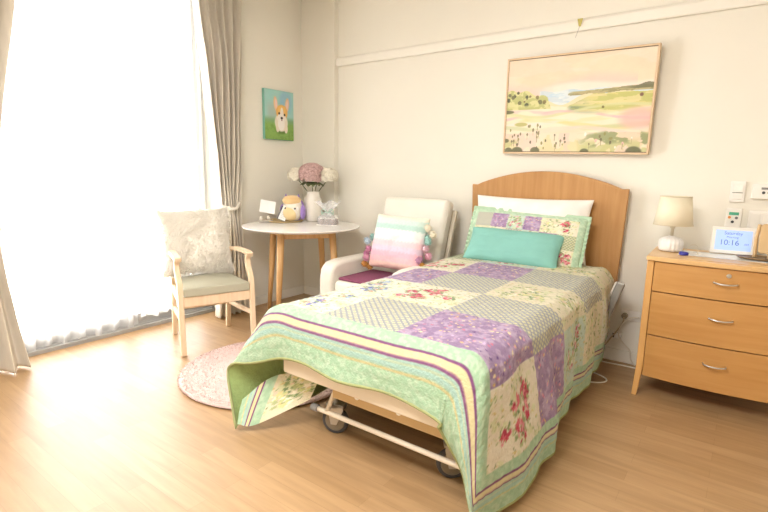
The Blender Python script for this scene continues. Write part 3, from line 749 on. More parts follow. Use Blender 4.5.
# ------------------------------------------------------------------ wall fittings
def plate(name, x0, x1, z0, z1, label, cat, th=.012):
    e = empty(name, ((x0 + x1) / 2, W, (z0 + z1) / 2), label, cat)
    w, h = (x1 - x0) / 2, (z1 - z0) / 2
    obj('plate', B(-w, w, -th, 0, -h, h), m_white, e, bevel=.003); return e, w, h
e, w, h = plate('light_switch', -.095, -.022, 1.128, 1.250, 'white upright switch plate, upper left of the wall controls above the clock', 'switch')
obj('rocker', B(-.024, .024, -.018, -.012, -.004, .036), m_white, e, bevel=.002); obj('rocker', B(-.024, .024, -.016, -.012, -.044, -.008), m_white, e, bevel=.002)
obj('slot', B(-.026, .026, -.0135, -.012, -.0075, -.0045), m_grey, e)
e, w, h = plate('thermostat', .008, .13, 1.152, 1.236, 'white thermostat box with small grey display, at the right edge above the double switch', 'thermostat', .024)
obj('display', B(-.018, .03, -.0255, -.024, .012, .024), m_grey, e); 
bt = bmesh.new(); cyl(bt, (-.006, -.027, -.006), .008, .004, 16, 'y'); obj('knob', bt, m_dark, e)
bt = bmesh.new(); cyl(bt, (.02, -.027, -.006), .008, .004, 16, 'y'); obj('knob', bt, m_dark, e)
e, w, h = plate('nurse_call_unit', -.100, -.022, .975, 1.092, 'white nurse call panel with green strip and coloured buttons, left of the double switch', 'call panel')
obj('indicator', B(-.024, .024, -.0145, -.012, .018, .035), mat('green_lens', '4db592', .3), e, label='green indicator strip')
for q, (x_, z_, c_) in enumerate(((-.020, .004, 'e59a56'), (.014, .002, '7a7a7c'), (-.003, -.022, '3b3b3d'))):
    bt = bmesh.new(); cyl(bt, (x_, -.016, z_), .0078, .005, 18, 'y'); obj('button', bt, mat('button_' + c_, c_, .4), e)
e, w, h = plate('double_switch', .008, .13, .965, 1.085, 'wide white switch plate partly hidden by the clock and stand', 'switch')
for s in (-.028, .028): obj('rocker', B(s - .022, s + .022, -.018, -.012, -.045, .045), m_white, e, bevel=.002)
for q, zz in enumerate((.335,)):
    e, w, h = plate('power_outlet', -.612, -.492, .303, .372, 'white double power outlet low on the wall between bed and chest', 'outlet')
    obj('switch_toggle', B(-.03, -.02, -.016, -.012, .012, .026), m_white, e); obj('switch_toggle', B(.03, .04, -.016, -.012, .012, .026), m_white, e)
pl = empty('power_cable', (-.585, W, .335), 'beige power cable with grey plug running from the wall outlet to the bed', 'cable')
bt = bmesh.new(); cyl(bt, (0, -.045, 0), .019, .033, 20, 'y'); obj('plug', bt, mat('plug_grey', 'a39a86', .5), pl, bevel=.003)
bt = bmesh.new(); tube(bt, [(.0, -.045, -.005), (-.005, -.05, -.05), (-.03, -.05, -.10), (-.06, -.04, -.15), (-.10, -.03, -.22), (-.14, -.03, -.27), (-.2, -.03, -.325)], .005, 8, smooth=6)
obj('cord', bt, mat('beige_cord', 'c8b89a', .6), pl, smooth=True)
pl = empty('extension_lead', (-.52, W, .335), 'white lead crossing the beige cable beside the chest leg', 'cable')
bt = bmesh.new(); tube(bt, [(.02, -.02, .0), (-.02, -.05, 0), (-.055, -.055, -.03), (-.08, -.055, -.08), (-.085, -.05, -.14), (-.05, -.045, -.19), (-.01, -.04, -.23), (0, -.04, -.29), (.03, -.05, -.325)], .004, 8, smooth=6)
obj('cord', bt, mat('white_cord', 'e9e1d0', .5), pl, smooth=True)
obj('adaptor', B(-.125, -.075, -.04, -.005, -.165, -.125), m_white, pl, bevel=.004); obj('adaptor_socket', B(-.127, -.115, -.042, -.02, -.16, -.13), m_dark, pl, bevel=.001)
bt = bmesh.new(); tube(bt, [(-.72, 3.05, .006), (-.62, 3.10, .006), (-.585, 3.15, .006), (-.60, 3.20, .006), (-.66, 3.24, .006), (-.74, 3.26, .006)], .0045, 8, smooth=6)
o_c = obj('floor_cable', bt, mat('white_cord', 'efe9dc', .5), None, smooth=True); tag(o_c, 'white cable looped on the floor beside the right hem of the quilt', 'cable')
bt = bmesh.new(); tube(bt, [(-.78, 3.50, .006), (-.66, 3.49, .006), (-.55, 3.50, .006), (-.47, 3.50, .006)], .0045, 8, smooth=6)
o_c = obj('floor_cable', bt, mat('white_cord', 'efe9dc', .5), None, smooth=True); tag(o_c, 'white cable lying along the wall skirting under the power outlet', 'cable')
e, w, h = plate('wall_outlet', -2.86, -2.76, .40, .47, 'white outlet plate on the wall beneath the round table', 'outlet')
# small sensor high in the corner
bt = bmesh.new(); lathe(bt, [(.045, -.028), (.05, -.01), (.05, 0)][::1], 28); tag(obj('ceiling_sensor', bt, m_white, None, smooth=True, loc=(L + .10, PY - .10, CZ)), 'small round white sensor high in the room corner above the dog picture', 'sensor')

# ------------------------------------------------------------------ big landscape painting
def landscape(U, V):
    C = np.zeros(U.shape + (3,)); C[:] = hexa('f8e2c4')
    def nz(a, b, s=0): return fbm(U * a, V * b, s)
    C = mixc(C, 'fbe9d8', sstep(.5, .6, nz(4, 9, 1)) * .5); C = mixc(C, 'f3cdb0', sstep(.52, .4, nz(3, 8, 2)) * .3)
    C = mixc(C, 'f6cfc6', sstep(.80, .68, V + .05 * np.sin(U * 7)) * (U < .9) * .7); C = mixc(C, 'faeee0', sstep(.73, .68, V + .02 * np.sin(U * 9)) * sstep(.2, .4, U) * .9)
    sea = (V < .645 + .01 * np.sin(U * 30)) & (U > .25); C = mixc(C, 'c3dcec', sea * (.75 + .25 * (nz(14, 20, 3) > .5))); C = mixc(C, 'e6f0f2', sea * sstep(.5, .6, nz(10, 22, 4)) * .8)
    wedge = 1.0 * (V < .625 + .03 * sstep(.45, 1, U)) * (V > .585 + .02 * sstep(.45, 1, U)) * (U > .455); C = mixc(C, 'b9ae7d', wedge * sstep(.455, .50, U))
    C = mixc(C, '8d8a5c', wedge * (nz(20, 40, 5) > .55) * .7)
    dk = sstep(.78, .93, U) * (V < .635 + .035 * sstep(.78, .97, U) + .008 * np.sin(U * 47)) * (V > .622); C = mixc(C, '6d6c4f', dk * .9)
    # field base
    fl = V < .60 - .10 * np.exp(-((U - .40) / .12) ** 2) + .008 * np.sin(U * 25)
    C = mixc(C, 'eae0b6', fl * (U > .3) * 1.); C = mixc(C, 'f3ead0', (V < .46 + .03 * np.sin(U * 6)) * 1.)
    hill = 1.0 * fl * (V < .47 + .7 * np.clip(U - .45, 0, .18)) * sstep(.44, .50, U) * sstep(.40, .47, V - .03 * np.sin(U * 7)); g = sstep(.46, .70, U + (V - .5))
    C = mixc(C, '7f9068', hill * (1 - g) * .95); C = mixc(C, 'd6cf78', hill * g * .8); C = mixc(C, 'b7bd66', hill * (nz(7, 20, 6) > .55) * .6); C = mixc(C, 'e9dca2', hill * (nz(6, 26, 16) < .42) * .7)
    lb = (U < .33 - .25 * (V - .5)) & (V < .665 - .45 * np.clip(U - .12, 0, 1) + .015 * np.sin(U * 50)) & (V > .46); C = mixc(C, 'dcd998', lb * 1.); C = mixc(C, 'b8bc74', (lb & (nz(30, 30, 7) > .55)) * .9)
    for cset, n, box_, r0, r1, sd in ((['4f5440', '6a6a4a', '7d7048'], 20, (.0, .30, .48, .66), .006, .017, 1),):
        g_ = np.random.default_rng(sd)
        for k in range(n):
            u, v, r = g_.uniform(box_[0], box_[1]), 0, g_.uniform(r0, r1); v = g_.uniform(.49, .65 - .45 * max(u - .12, 0))
            d = np.hypot(U - u, (V - v) * .66); C = mixc(C, cset[k % 3], (d < r) * .9)
    # swirling bands
    for v0, a, ph, wdt, col, kk in ((.40, .03, 1, .035, 'efc9c4', .8), (.43, .05, 3.4, .02, 'd9d9a0', .8), (.36, .04, 2, .03, 'dfe0a8', .7), (.33, .03, 4, .022, 'f5e9dc', .9), (.30, .05, .5, .03, 'e8d98e', .7), (.25, .03, 2.4, .03, 'c6cf9a', .6), (.21, .04, 5, .03, 'f4d8cd', .8), (.48, .02, 0, .015, 'cfcf85', .7), (.38, .05, 5.6, .018, 'e2aebb', .6)):
        c0 = v0 + a * np.sin(U * 5.5 + ph) + .03 * (nz(5, 5, 11) - .5); w = sstep(wdt, wdt * .4, np.abs(V - c0)) * sstep(.35, .5, nz(3.3, 8, int(ph * 10)))
        C = mixc(C, col, w * kk)
    C = mixc(C, 'f0b9b4', sstep(.16, .07, np.hypot(U - .93, (V - .33) * 1.1)) * .8); C = mixc(C, 'b5b35e', sstep(.06, .04, np.hypot((U - .12), (V - .30) * 2.2)) * .8)
    fg = V < .24 - .10 * np.cos((U - .38) * 7) * sstep(.9, .5, U); C = mixc(C, 'f2dfc6', (V < .22 - .05 * np.cos(U * 8)) * .75); C = mixc(C, 'e9d9a0', ((V < .2) & (nz(12, 6, 12) > .52)) * .7); C = mixc(C, 'f3cfc2', ((V < .2) & (nz(9, 6, 13) > .55)) * .6)
    C = mixc(C, 'b9bf78', sstep(.16, .08, V) * (sstep(.16, .08, U) + sstep(.5, .62, U)) * sstep(.42, .5, nz(14, 9, 14)) * .7)
    rt = sstep(.09, .05, np.abs(V - .14 + .05 * (U - .7) + .03 * np.sin(U * 13))) * sstep(.52, .66, U) * sstep(.44, .54, nz(14, 18, 15)); C = mixc(C, '8a9463', rt * .85)
    g_ = np.random.default_rng(4)
    for k in range(44):
        u = g_.uniform(.02, .48) if k < 32 else g_.uniform(.55, .98); v = g_.uniform(.02, .30 - .2 * abs(u - .25)) if k < 32 else g_.uniform(.03, .2)
        d = np.hypot((U - u) * 1.5, (V - v) * .6); C = mixc(C, ['5b5740', '7c7050', '8e8a4e', 'fdf7ee', 'f0b7b9'][k % (3 if k < 32 else 5)], (d < g_.uniform(.007, .012)) * .9)
        if k % 2 == 0: C = mixc(C, '9b9068', (np.abs(U - u) < .0022) * (V < v) * (V > v - .06) * .8)
    for u, v, r in ((.03, .01, .03), (.10, .0, .045), (.24, .01, .035), (.60, .0, .03), (.92, .0, .05), (.01, .12, .02), (0, .44, .06)):
        d = np.hypot(U - u, (V - v) * (.9 if v < .4 else 3)); C = mixc(C, '5d6142', sstep(r * 1.15, r * .85, d) * .9)
    d = np.hypot(U - .70, (V - .455) * .66); C = mixc(C, '77703c', (d < .009) * 1.); d = np.hypot(U - .935, (V - .56) * .66); C = mixc(C, '7a5a4a', (d < .012) * 1.)
    C = C * .86 + .12 * hexa('f3ead8')
    return C
pt = empty('landscape_painting', (-1.030, W - .012, 1.412), 'wide framed pastel landscape painting hanging above the bed', 'painting')
pt.rotation_euler = (R(2.0), R(.8), 0)
pwid, phei = .972, .662
bt = bmesh.new()
for a in ((-pwid / 2, pwid / 2, 0, .012), (-pwid / 2, pwid / 2, phei - .012, phei)): box(bt, a[0], a[1], -.045, 0, a[2], a[3])
for s in (-1, 1):
    x0, x1 = sorted((s * pwid / 2, s * (pwid / 2 - .012))); box(bt, x0, x1, -.045, 0, .012, phei - .012)
obj('frame', bt, wood('pale_oak_frame', 'd9bb95', 'e6ccaa', .5, 4, (4, 4, 4)), pt, bevel=.0015)
bt = bmesh.new()
for a in ((-.478, .478, .012, .016), (-.478, .478, phei - .016, phei - .012)): box(bt, a[0], a[1], -.043, -.03, a[2], a[3])
for s in (-1, 1):
    x0, x1 = sorted((s * .474, s * .478)); box(bt, x0, x1, -.043, -.03, .012, phei - .012)
obj('shadow_gap', bt, mat('dark_gap', '6d5b45', .7), pt)
U, V = np.meshgrid(np.linspace(0, 1, 340), np.linspace(0, 1, 230))
P = np.stack([(U - .5) * .946, U * 0 - .040, .016 + V * (phei - .032)], -1)
cv = gridmesh('canvas', [P], mat('oil_paint', attr='paint', rough=.7, var=.03, bump=.15, bscale=60), pt, [landscape(U, V)])
cv.modifiers.new('s', 'SOLIDIFY').thickness = .012
hk = empty('picture_hook', (-1.035, W - .03, 2.262), 'brass picture hook with thin wire on the picture rail', 'hook')
bt = bmesh.new(); prism(bt, [(-.018, .028), (.018, .028), (.006, -.022), (-.006, -.022)], -.008, -.002); obj('hook', bt, mat('brass_hook', 'b9ad62', .35, metal=.6), hk, bevel=.002)
bt = bmesh.new(); tube(bt, [(0, -.006, -.02), (-.02, -.012, -.09)], .0012, 6); obj('wire', bt, m_grey, hk)

# ------------------------------------------------------------------ dog canvas on window wall
def dogpaint(U, V):
    C = np.zeros(U.shape + (3,)); C[:] = hexa('a3d6d0')
    n = fbm(U * 5, V * 5, 3); C = mixc(C, 'a9d6cf', sstep(.45, .65, n)); C = mixc(C, '8fb8d6', sstep(.3, .15, np.hypot(U - .72, (V - .78))) * .6)
    C = mixc(C, 'b9b7ab', sstep(.35, .1, np.abs(U - .3)) * sstep(.85, .6, V) * .55); C = mixc(C, '86b07e', sstep(.5, .38, V))
    C = mixc(C, '8bb35c', sstep(.40, .28, V)); C = mixc(C, '779c4c', (V < .33) * sstep(.5, .62, fbm(U * 18, V * 18, 6)) * .6)
    C = mixc(C, '4c6b35', sstep(.2, .08, np.hypot((U - .56) * .8, (V - .19) * 2)) * .6)
    def el(C, u, v, a, b, col, rot=0, k=1):
        u = .56 + (u - .56) * 1.18; v = .40 + (v - .40) * 1.10; a *= 1.2; b *= 1.16
        x = (U - u) * math.cos(rot) + (V - v) * 1.25 * math.sin(rot); y = -(U - u) * math.sin(rot) + (V - v) * 1.25 * math.cos(rot)
        return mixc(C, col, sstep(1.08, .92, np.hypot(x / a, y / b)) * k)
    for s, ro in ((-1, .12), (1, -.12)):
        C = el(C, .58 + s * .17 - .01, .70, .058, .16, 'ecc79c', ro); C = el(C, .58 + s * .165, .69, .030, .12, 'f3cfc4', ro)
    C = el(C, .56, .36, .19, .20, 'f0e6d4'); C = el(C, .45, .26, .05, .10, 'f1e5d2'); C = el(C, .70, .25, .05, .10, 'f1e5d2')
    C = el(C, .58, .55, .17, .17, 'e9b565'); C = el(C, .58, .58, .12, .12, 'efc16e'); C = el(C, .58, .50, .05, .17, 'f7efe2'); C = el(C, .57, .44, .13, .11, 'f8f1e6')
    C = el(C, .56, .33, .10, .14, 'fbf6ee'); C = el(C, .50, .53, .025, .028, '3a2c22'); C = el(C, .66, .51, .025, .028, '3a2c22'); C = el(C, .575, .445, .035, .030, '33282a'); C = el(C, .575, .405, .02, .012, '8d4a4a')
    return C
dg = empty('dog_canvas', (L, 3.21, 1.542), 'small canvas of a corgi puppy on green grass on the window wall', 'painting')
dw, dh = .352, .445
U, V = np.meshgrid(np.linspace(0, 1, 150), np.linspace(0, 1, 190))
bt = B(0, .030, -dw / 2, dw / 2, 0, dh); obj('stretcher', bt, mat('canvas_edge', '7fb9a9', .8), dg, bevel=.002)
P = np.stack([U * 0 + .0312, (U - .5) * (dw - .004), .002 + V * (dh - .004)], -1)
gridmesh('painted_front', [P], mat('acrylic', attr='paint', rough=.6, var=.03), dg, [dogpaint(U, V)])

# ------------------------------------------------------------------ rug
rug = empty('round_rug', (-2.33, 1.98, 0), 'round dusty pink shaggy rug on the floor left of the bed', 'rug')
m_rug = mat('pink_shag', 'dfc3bb', .95, var=.03, scale=14, bump=.3, bscale=60, sheen=.3)
bt = bmesh.new(); lathe(bt, [(.50, .001), (.545, .004), (.558, .012), (.545, .022), (.50, .026), (.3, .027), (.01, .027)], 120); obj('pile_base', bt, m_rug, rug, smooth=True)
def blades(name, gen, m, parent, n, seed):
    g = np.random.default_rng(seed); V = []; F = []
    for k in range(n):
        p, d, l, w, cv_ = gen(g)
        side = np.cross(d, g.normal(size=3)); side /= np.linalg.norm(side) + 1e-9
        b0 = len(V); mid = p + d * l * .55 + cv_ * l * .15; tip = p + d * l * .9 + cv_ * l * .55
        V += [p - side * w, p + side * w, mid + side * w * .8, mid - side * w * .8, tip]
        F += [(b0, b0 + 1, b0 + 2, b0 + 3), (b0 + 3, b0 + 2, b0 + 4)]
    me = bpy.data.meshes.new(name); me.from_pydata([tuple(v) for v in V], [], F); return link(name, me, m, parent, smooth=False)
def g_rug(g):
    r = .555 * math.sqrt(g.uniform(0, 1)); a = g.uniform(0, 2 * PI); d = np.array([g.normal() * .5, g.normal() * .5, 1.]); d /= np.linalg.norm(d)
    if r > .53: d += np.array([math.cos(a), math.sin(a), -.5]) * .8; d /= np.linalg.norm(d)
    return np.array([r * math.cos(a), r * math.sin(a), .02 if r < .54 else .012]), d, g.uniform(.009, .017), .0038, np.array([g.normal() * .4, g.normal() * .4, -.1])
blades('pile', g_rug, m_rug, rug, 24000, 3)['kind'] = 'stuff'

# ------------------------------------------------------------------ wooden armchair
ac = empty('wooden_armchair', (-3.13, 2.08, 0), 'pale wooden armchair with sage green vinyl seat in front of the window', 'armchair', rz=R(-20))
def bar(pts, secs):
    bt = bmesh.new(); rings = []
    for (x, y, z), (a, b) in zip(pts, secs):
        rings.append((Vector((x, y, z)), a, b))
    P = [r[0] for r in rings]; R_ = []
    for i, p in enumerate(P):
        t = (P[min(i + 1, len(P) - 1)] - P[max(i - 1, 0)]).normalized(); sy = Vector((0, 1, 0)); n = t.cross(sy)
        if n.length < .1: n = t.cross(Vector((0, 0, 1))); 
        n.normalize(); s_ = n.cross(t).normalized(); a, b = rings[i][1] / 2, rings[i][2] / 2
        R_.append([bt.verts.new(p + n * x * a + s_ * y * b) for x, y in ((-1, -1), (1, -1), (1, 1), (-1, 1))])
    for i in range(len(R_) - 1):
        for j in range(4): bt.faces.new((R_[i][j], R_[i][(j + 1) % 4], R_[i + 1][(j + 1) % 4], R_[i + 1][j]))
    bt.faces.new(R_[0][::-1]); bt.faces.new(R_[-1]); return bt
for s in (-1, 1):
    yf, yb = s * .245, s * .205
    pf = catmull([(.25, yf, 0), (.235, yf, .22), (.228, yf, .40), (.215, yf, .49), (.165, yf, .56), (.15, yf, .62), (.165, yf, .655)], 5)
    obj('leg', bar(pf, [(.036, .036)] * len(pf)), m_beech, ac, bevel=.006)
    pb = catmull([(-.27, yb, 0), (-.24, yb, .22), (-.225, yb, .42), (-.25, yb, .65), (-.30, yb, .86)], 5)
    obj('leg', bar(pb, [(.034, .034)] * len(pb)), m_beech, ac, bevel=.006)
    pa = catmull([(-.25, yb, .625), (-.12, s * .225, .665), (.05, s * .24, .672), (.17, yf, .668), (.205, yf, .655)], 5)
    obj('armrest', bar(pa, [(.026, .045)] * (len(pa) - 3) + [(.034, .048), (.036, .048), (.022, .046)]), m_beech, ac, bevel=.008)
    obj('stretcher', bar([(-.24, yb, .215), (.235, yf, .235)], [(.035, .018)] * 2), m_beech, ac, bevel=.004)
    obj('apron', bar([(-.22, yb, .375), (.22, yf, .375)], [(.06, .022)] * 2), m_beech, ac, bevel=.003)
obj('apron', B(.205, .232, -.23, .23, .335, .405), m_beech, ac, bevel=.003)
obj('apron', B(-.235, -.212, -.19, .19, .345, .405), m_beech, ac, bevel=.003)
obj('stretcher', B(-.24, -.222, -.19, .19, .20, .23), m_beech, ac, bevel=.003)
bt = bmesh.new(); 
lo = [(.245, -.225), (.245, .225), (-.225, .19), (-.225, -.19)]
a = [bt.verts.new((x, y, .405)) for x, y in lo]; b = [bt.verts.new((x, y, .465)) for x, y in lo]
for i in range(4): bt.faces.new((a[i], a[(i + 1) % 4], b[(i + 1) % 4], b[i]))
bt.faces.new(a[::-1]); bt.faces.new(b)
bmesh.ops.subdivide_edges(bt, edges=bt.edges[:], cuts=6, use_grid_fill=True)
for v in bt.verts:
    if v.co.z > .46: v.co.z += .022 * max(0, 1 - (v.co.x / .25) ** 2) * max(0, 1 - (v.co.y / .22) ** 2)
obj('seat', bt, mat('sage_vinyl', 'b4b19c', .45, var=.03), ac, bevel=.018, seg=3)
pb = [(-.245, -.19, .56), (-.245, .19, .56), (-.305, .19, .86), (-.305, -.19, .86)]
bt = bmesh.new(); Mb = Matrix.Translation((-.262, 0, .70)) @ Matrix.Rotation(R(-12), 4, 'Y'); box(bt, -.025, .025, -.187, .187, -.16, .17, M=Mb)
obj('backrest', bt, mat('sage_vinyl', 'b4b19c', .45, var=.03), ac, bevel=.02, seg=3)
# fluffy cushion
fl = empty('fluffy_cushion', (-3.265, 2.105, .472), 'white shaggy fur cushion leaning on the wooden armchair back', 'cushion')
fl.rotation_euler = (R(-14), 0, R(70))
A, Bk, U, V = pillow_grids(.48, .48, .15, .04, 40, .002, 4)
m_fur = mat('white_fur', 'fffaf0', .9, var=.005, scale=10)
A = A + np.array([0, 0, .255]); Bk = Bk + np.array([0, 0, .255])
gridmesh('cover', [A, Bk], m_fur, fl, flip=[False, True])
AN = normals(A); BN = normals(Bk)
def g_fur(g):
    i, j = g.integers(1, 39), g.integers(1, 39); S_, NN = (A, AN) if g.random() < .72 else (Bk, BN)
    p = S_[i, j] + (S_[min(i + 1, 39), j] - S_[i, j]) * g.random() + (S_[i, min(j + 1, 39)] - S_[i, j]) * g.random()
    out = p - np.array([0, 0, .255]); nn = NN[i, j] * (1 if np.dot(NN[i, j], [0, p[1], 0]) > 0 else -1)
    ang = 6 * fbm(np.array([p[0] * 7 + 5]), np.array([p[2] * 7]), 3)[0]
    dr = np.array([math.cos(ang), 0, math.sin(ang) - .5]); d = nn * .5 + dr * .7 + out * 1.2 + g.normal(size=3) * .12; d /= np.linalg.norm(d)
    return p, d, g.uniform(.022, .04), .0014, dr * .5 + np.array([0, 0, -.3])
blades('fur', g_fur, m_fur, fl, 15000, 6)['kind'] = 'stuff'

# ------------------------------------------------------------------ round table
TX, TY, TZ, TR = -3.07, 2.97, .80, .50
tb = empty('round_table', (TX, TY, 0), 'round white marble-look table on splayed wooden legs in the corner', 'table')
m_marble = mat('white_marble', 'f7f4f0', .25, var=.02, scale=3, coat=.2)
nt = m_marble.node_tree
bt = bmesh.new(); lathe(bt, [(TR - .035, TZ - .022), (TR - .004, TZ - .010), (TR, TZ - .006), (TR, TZ - .002), (TR - .002, TZ)], 96); obj('tabletop', bt, m_marble, tb)
for k in range(4):
    a = R(-168 + 90 * k); c_, s_ = math.cos(a), math.sin(a)
    bt = bmesh.new(); tube(bt, [(.30 * c_, .30 * s_, TZ - .022), (.325 * c_, .325 * s_, .45), (.365 * c_, .365 * s_, 0)], [.030, .026, .017], 16); obj('leg', bt, m_oakleg, tb, smooth=True)
for k in range(4):
    a, b_2 = R(-168 + 90 * k), R(-78 + 90 * k)
    p, q = Vector((.29 * math.cos(a), .29 * math.sin(a), 0)), Vector((.29 * math.cos(b_2), .29 * math.sin(b_2), 0)); d = (q - p).normalized(); ln = (q - p).length
    Mx = Matrix.Translation((p.x, p.y, TZ - .09)) @ Matrix.Rotation(math.atan2(d.y, d.x), 4, 'Z'); bt = bmesh.new(); box(bt, .02, ln - .02, -.011, .011, 0, .067, M=Mx); obj('apron', bt, m_oakleg, tb, bevel=.002)
zt = TZ + .001
# tray
tr_ = empty('woven_tray', (-3.40, 3.07, zt), 'round golden rimmed tray under the plush owl on the table', 'tray')
bt = bmesh.new(); lathe(bt, [(.13, 0), (.160, .003), (.170, .012), (.166, .014), (.158, .007), (.02, .005)], 72); obj('tray', bt, mat('gilt_tray', 'd8bf8f', .5, bump=.5, bscale=120), tr_, smooth=True)
# white card on holder
cd_ = empty('card_holder', (-3.46, 2.90, zt), 'small white card standing in a clear holder at the left side of the table', 'card')
Mc2 = Matrix.Rotation(R(38), 4, 'Z')
bt = bmesh.new(); box(bt, -.06, .06, -.02, .02, 0, .02, M=Mc2); 
obj('clear_base', bt, mat('frosted_acrylic', 'efe9df', .2, trans=.5), cd_, bevel=.004)
bt = bmesh.new(); ball(bt, Mc2 @ Vector((-.035, -.02, .035)), .018, 2); ball(bt, Mc2 @ Vector((.03, -.01, .04)), .02, 2); obj('shell', bt, mat('shell_white', 'f0e8da', .5), cd_, smooth=True)
bt = bmesh.new(); box(bt, -.068, .068, -.003, .0, .085, .195, M=Mc2 @ Matrix.Rotation(R(9), 4, 'Y')); obj('card', bt, mat('white_card', 'ffffff', .6), cd_, label='plain white card')
# owl plush
ow = empty('owl_plush', (-3.32, 3.10, zt + .007), 'plush owl with orange cap, yellow belly and purple wings on the tray', 'plush toy', rz=R(32))
ow.scale = (1.12, 1.12, 1.12)
def egg(bm, c, rx, ry, h, n=32):
    prof = [(math.sin(PI * k / 20) ** .8 * 1, h * (1 - math.cos(PI * k / 20)) / 2) for k in range(1, 20)]
    b0 = len(bm.verts); lathe(bm, [(r, z) for r, z in prof], n); bm.verts.ensure_lookup_table()
    for v in bm.verts[b0:]: v.co = Vector((v.co.x * rx + c[0], v.co.y * ry + c[1], v.co.z + c[2]))
    return bm
m_lil = mat('lilac_plush', 'a284cf', .9, var=.05, sheen=.4); m_yel = mat('cream_plush', 'f3dba6', .9, var=.04, sheen=.4); m_or = mat('orange_plush', 'f2cf98', .9, var=.04, sheen=.4)
body = obj('body', egg(bmesh.new(), (0, 0, 0), .080, .07, .20), mat('ivory_plush', 'f1e8da', .9, sheen=.3), ow, smooth=True, label='ivory plush body')
obj('back', egg(bmesh.new(), (.012, .022, .0), .080, .06, .19), m_lil, ow, smooth=True, label='lilac back')
obj('belly', egg(bmesh.new(), (-.012, -.026, .004), .062, .055, .13), m_yel, ow, smooth=True, label='pale yellow belly')
obj('cap', egg(bmesh.new(), (-.005, -.01, .125), .075, .066, .085), m_or, ow, smooth=True, label='orange cap')
for s in (-1, 1):
    bt = bmesh.new(); cyl(bt, (s * .052 - .003, -.0, .175), .017, .045, 12, r2=.002); obj('ear_tuft', bt, m_lil, ow, smooth=True)
    bt = bmesh.new(); ball(bt, (s * .04 - .005, -.045, .105), .027, 3, (1, .5, 1)); f_ = obj('eye_patch', bt, m_white, ow, smooth=True)
    bt = bmesh.new(); ball(bt, (s * .038 - .005, -.060, .106), .0085, 2); obj('eye', bt, m_dark, f_, smooth=True)
    bt = bmesh.new(); ball(bt, (s * .083, 0, .075), .05, 3, (.45, .8, 1.25)); obj('wing', bt, m_lil, ow, smooth=True)
bt = bmesh.new(); cyl(bt, (-.004, -.078, .088), .001, .02, 10, 'y', r2=.009); obj('beak', bt, m_or, ow, smooth=True)
# small framed card leaning on the owl
ph = empty('small_photo_frame', (-3.36, 2.985, zt + .008), 'narrow dark-edged frame with white card leaning on the plush owl', 'frame', rz=R(42))
Mp = Matrix.Rotation(R(-18), 4, 'X') @ Matrix.Rotation(R(22), 4, 'Y')
bt = bmesh.new(); box(bt, -.042, .038, -.004, .006, .012, .140, M=Mp); obj('frame_edge', bt, mat('charcoal_frame', '55565c', .5), ph, bevel=.002)
bt = bmesh.new(); box(bt, -.030, .036, -.006, -.004, .016, .136, M=Mp); ins = obj('insert', bt, mat('card_white', 'fbfbfb', .6), ph)
bt = bmesh.new()
for q in range(5): box(bt, -.014, .020, -.0066, -.0061, .034 + q * .016, .037 + q * .016, M=Mp)
obj('faint_lines', bt, mat('pale_ink', 'c3c6cc', .6), ins)
# vase with hydrangeas
vs_ = empty('flower_vase', (-3.235, 3.275, zt), 'tall white vase holding pink and cream hydrangeas on the table', 'vase')
bt = bmesh.new(); lathe(bt, [(.052, 0), (.070, .01), (.084, .07), (.086, .13), (.080, .19), (.064, .235), (.056, .262), (.062, .278), (.054, .274), (.05, .25)], 48); obj('vase', bt, mat('white_ceramic', 'f1ebe0', .3), vs_, smooth=True)
def bloom(c, r, m, name='flower', n=230, seed=0, label=None):
    g = np.random.default_rng(seed); bt = bmesh.new(); c = Vector(c)
    for k in range(n):
        d = Vector(g.normal(size=3)); d.normalize()
        if d.z < -.55: d.z = -d.z
        p = c + Vector((d.x * r, d.y * r, d.z * r * .78)); a = d.orthogonal().normalized(); b = d.cross(a); ph_ = g.uniform(0, PI); s = r * .28
        for q in range(4):
            t = ph_ + q * PI / 2; u = a * math.cos(t) + b * math.sin(t); w = a * -math.sin(t) + b * math.cos(t)
            vv = [bt.verts.new(p), bt.verts.new(p + u * s * .6 + w * s * .45 + d * s * .2), bt.verts.new(p + u * s * 1.1 + d * s * .05), bt.verts.new(p + u * s * .6 - w * s * .45 + d * s * .2)]
            bt.faces.new(vv)
    ball(bt, c, r * .8, 2, (1, 1, .75)); me = bpy.data.meshes.new(name); bt.to_mesh(me); bt.free(); return link(name, me, m, vs_, label=label)
m_pk = mat('dusty_pink_petals', 'd9b7b4', .8, var=.2, scale=60); m_cr = mat('cream_petals', 'f5efdd', .8, var=.12, scale=60); m_leaf = mat('hydrangea_leaf', '6f7750', .7, var=.12, scale=30)
bloom((.025, -.04, .435), .115, m_pk, seed=1, label='dusty pink hydrangea head'); bloom((-.115, -.09, .42), .085, m_cr, seed=2, label='cream hydrangea head'); bloom((.15, .05, .42), .085, m_cr, seed=3, label='cream hydrangea head'); bloom((-.02, .09, .44), .085, m_cr, seed=4, label='cream hydrangea head')
bt = bmesh.new(); g = np.random.default_rng(3)
for k in range(11):
    a = 2 * PI * k / 11 + g.uniform(-.2, .2); el_ = g.uniform(.15, .55); L_ = g.uniform(.095, .13)
    u = Vector((math.cos(a), math.sin(a), 0)); w = Vector((-math.sin(a), math.cos(a), 0)); prev = None
    for q in range(7):
        t = q / 6; wd = .040 * math.sin(PI * (t * .9 + .08)); p = Vector((.02, -.04, .358)) + u * (L_ * t) + Vector((0, 0, el_ * .1 * t - .05 * t * t))
        cur = [bt.verts.new(p - w * wd), bt.verts.new(p - Vector((0, 0, .006))), bt.verts.new(p + w * wd)]
        if prev:
            bt.faces.new((prev[0], prev[1], cur[1], cur[0])); bt.faces.new((prev[1], prev[2], cur[2], cur[1]))
        prev = cur
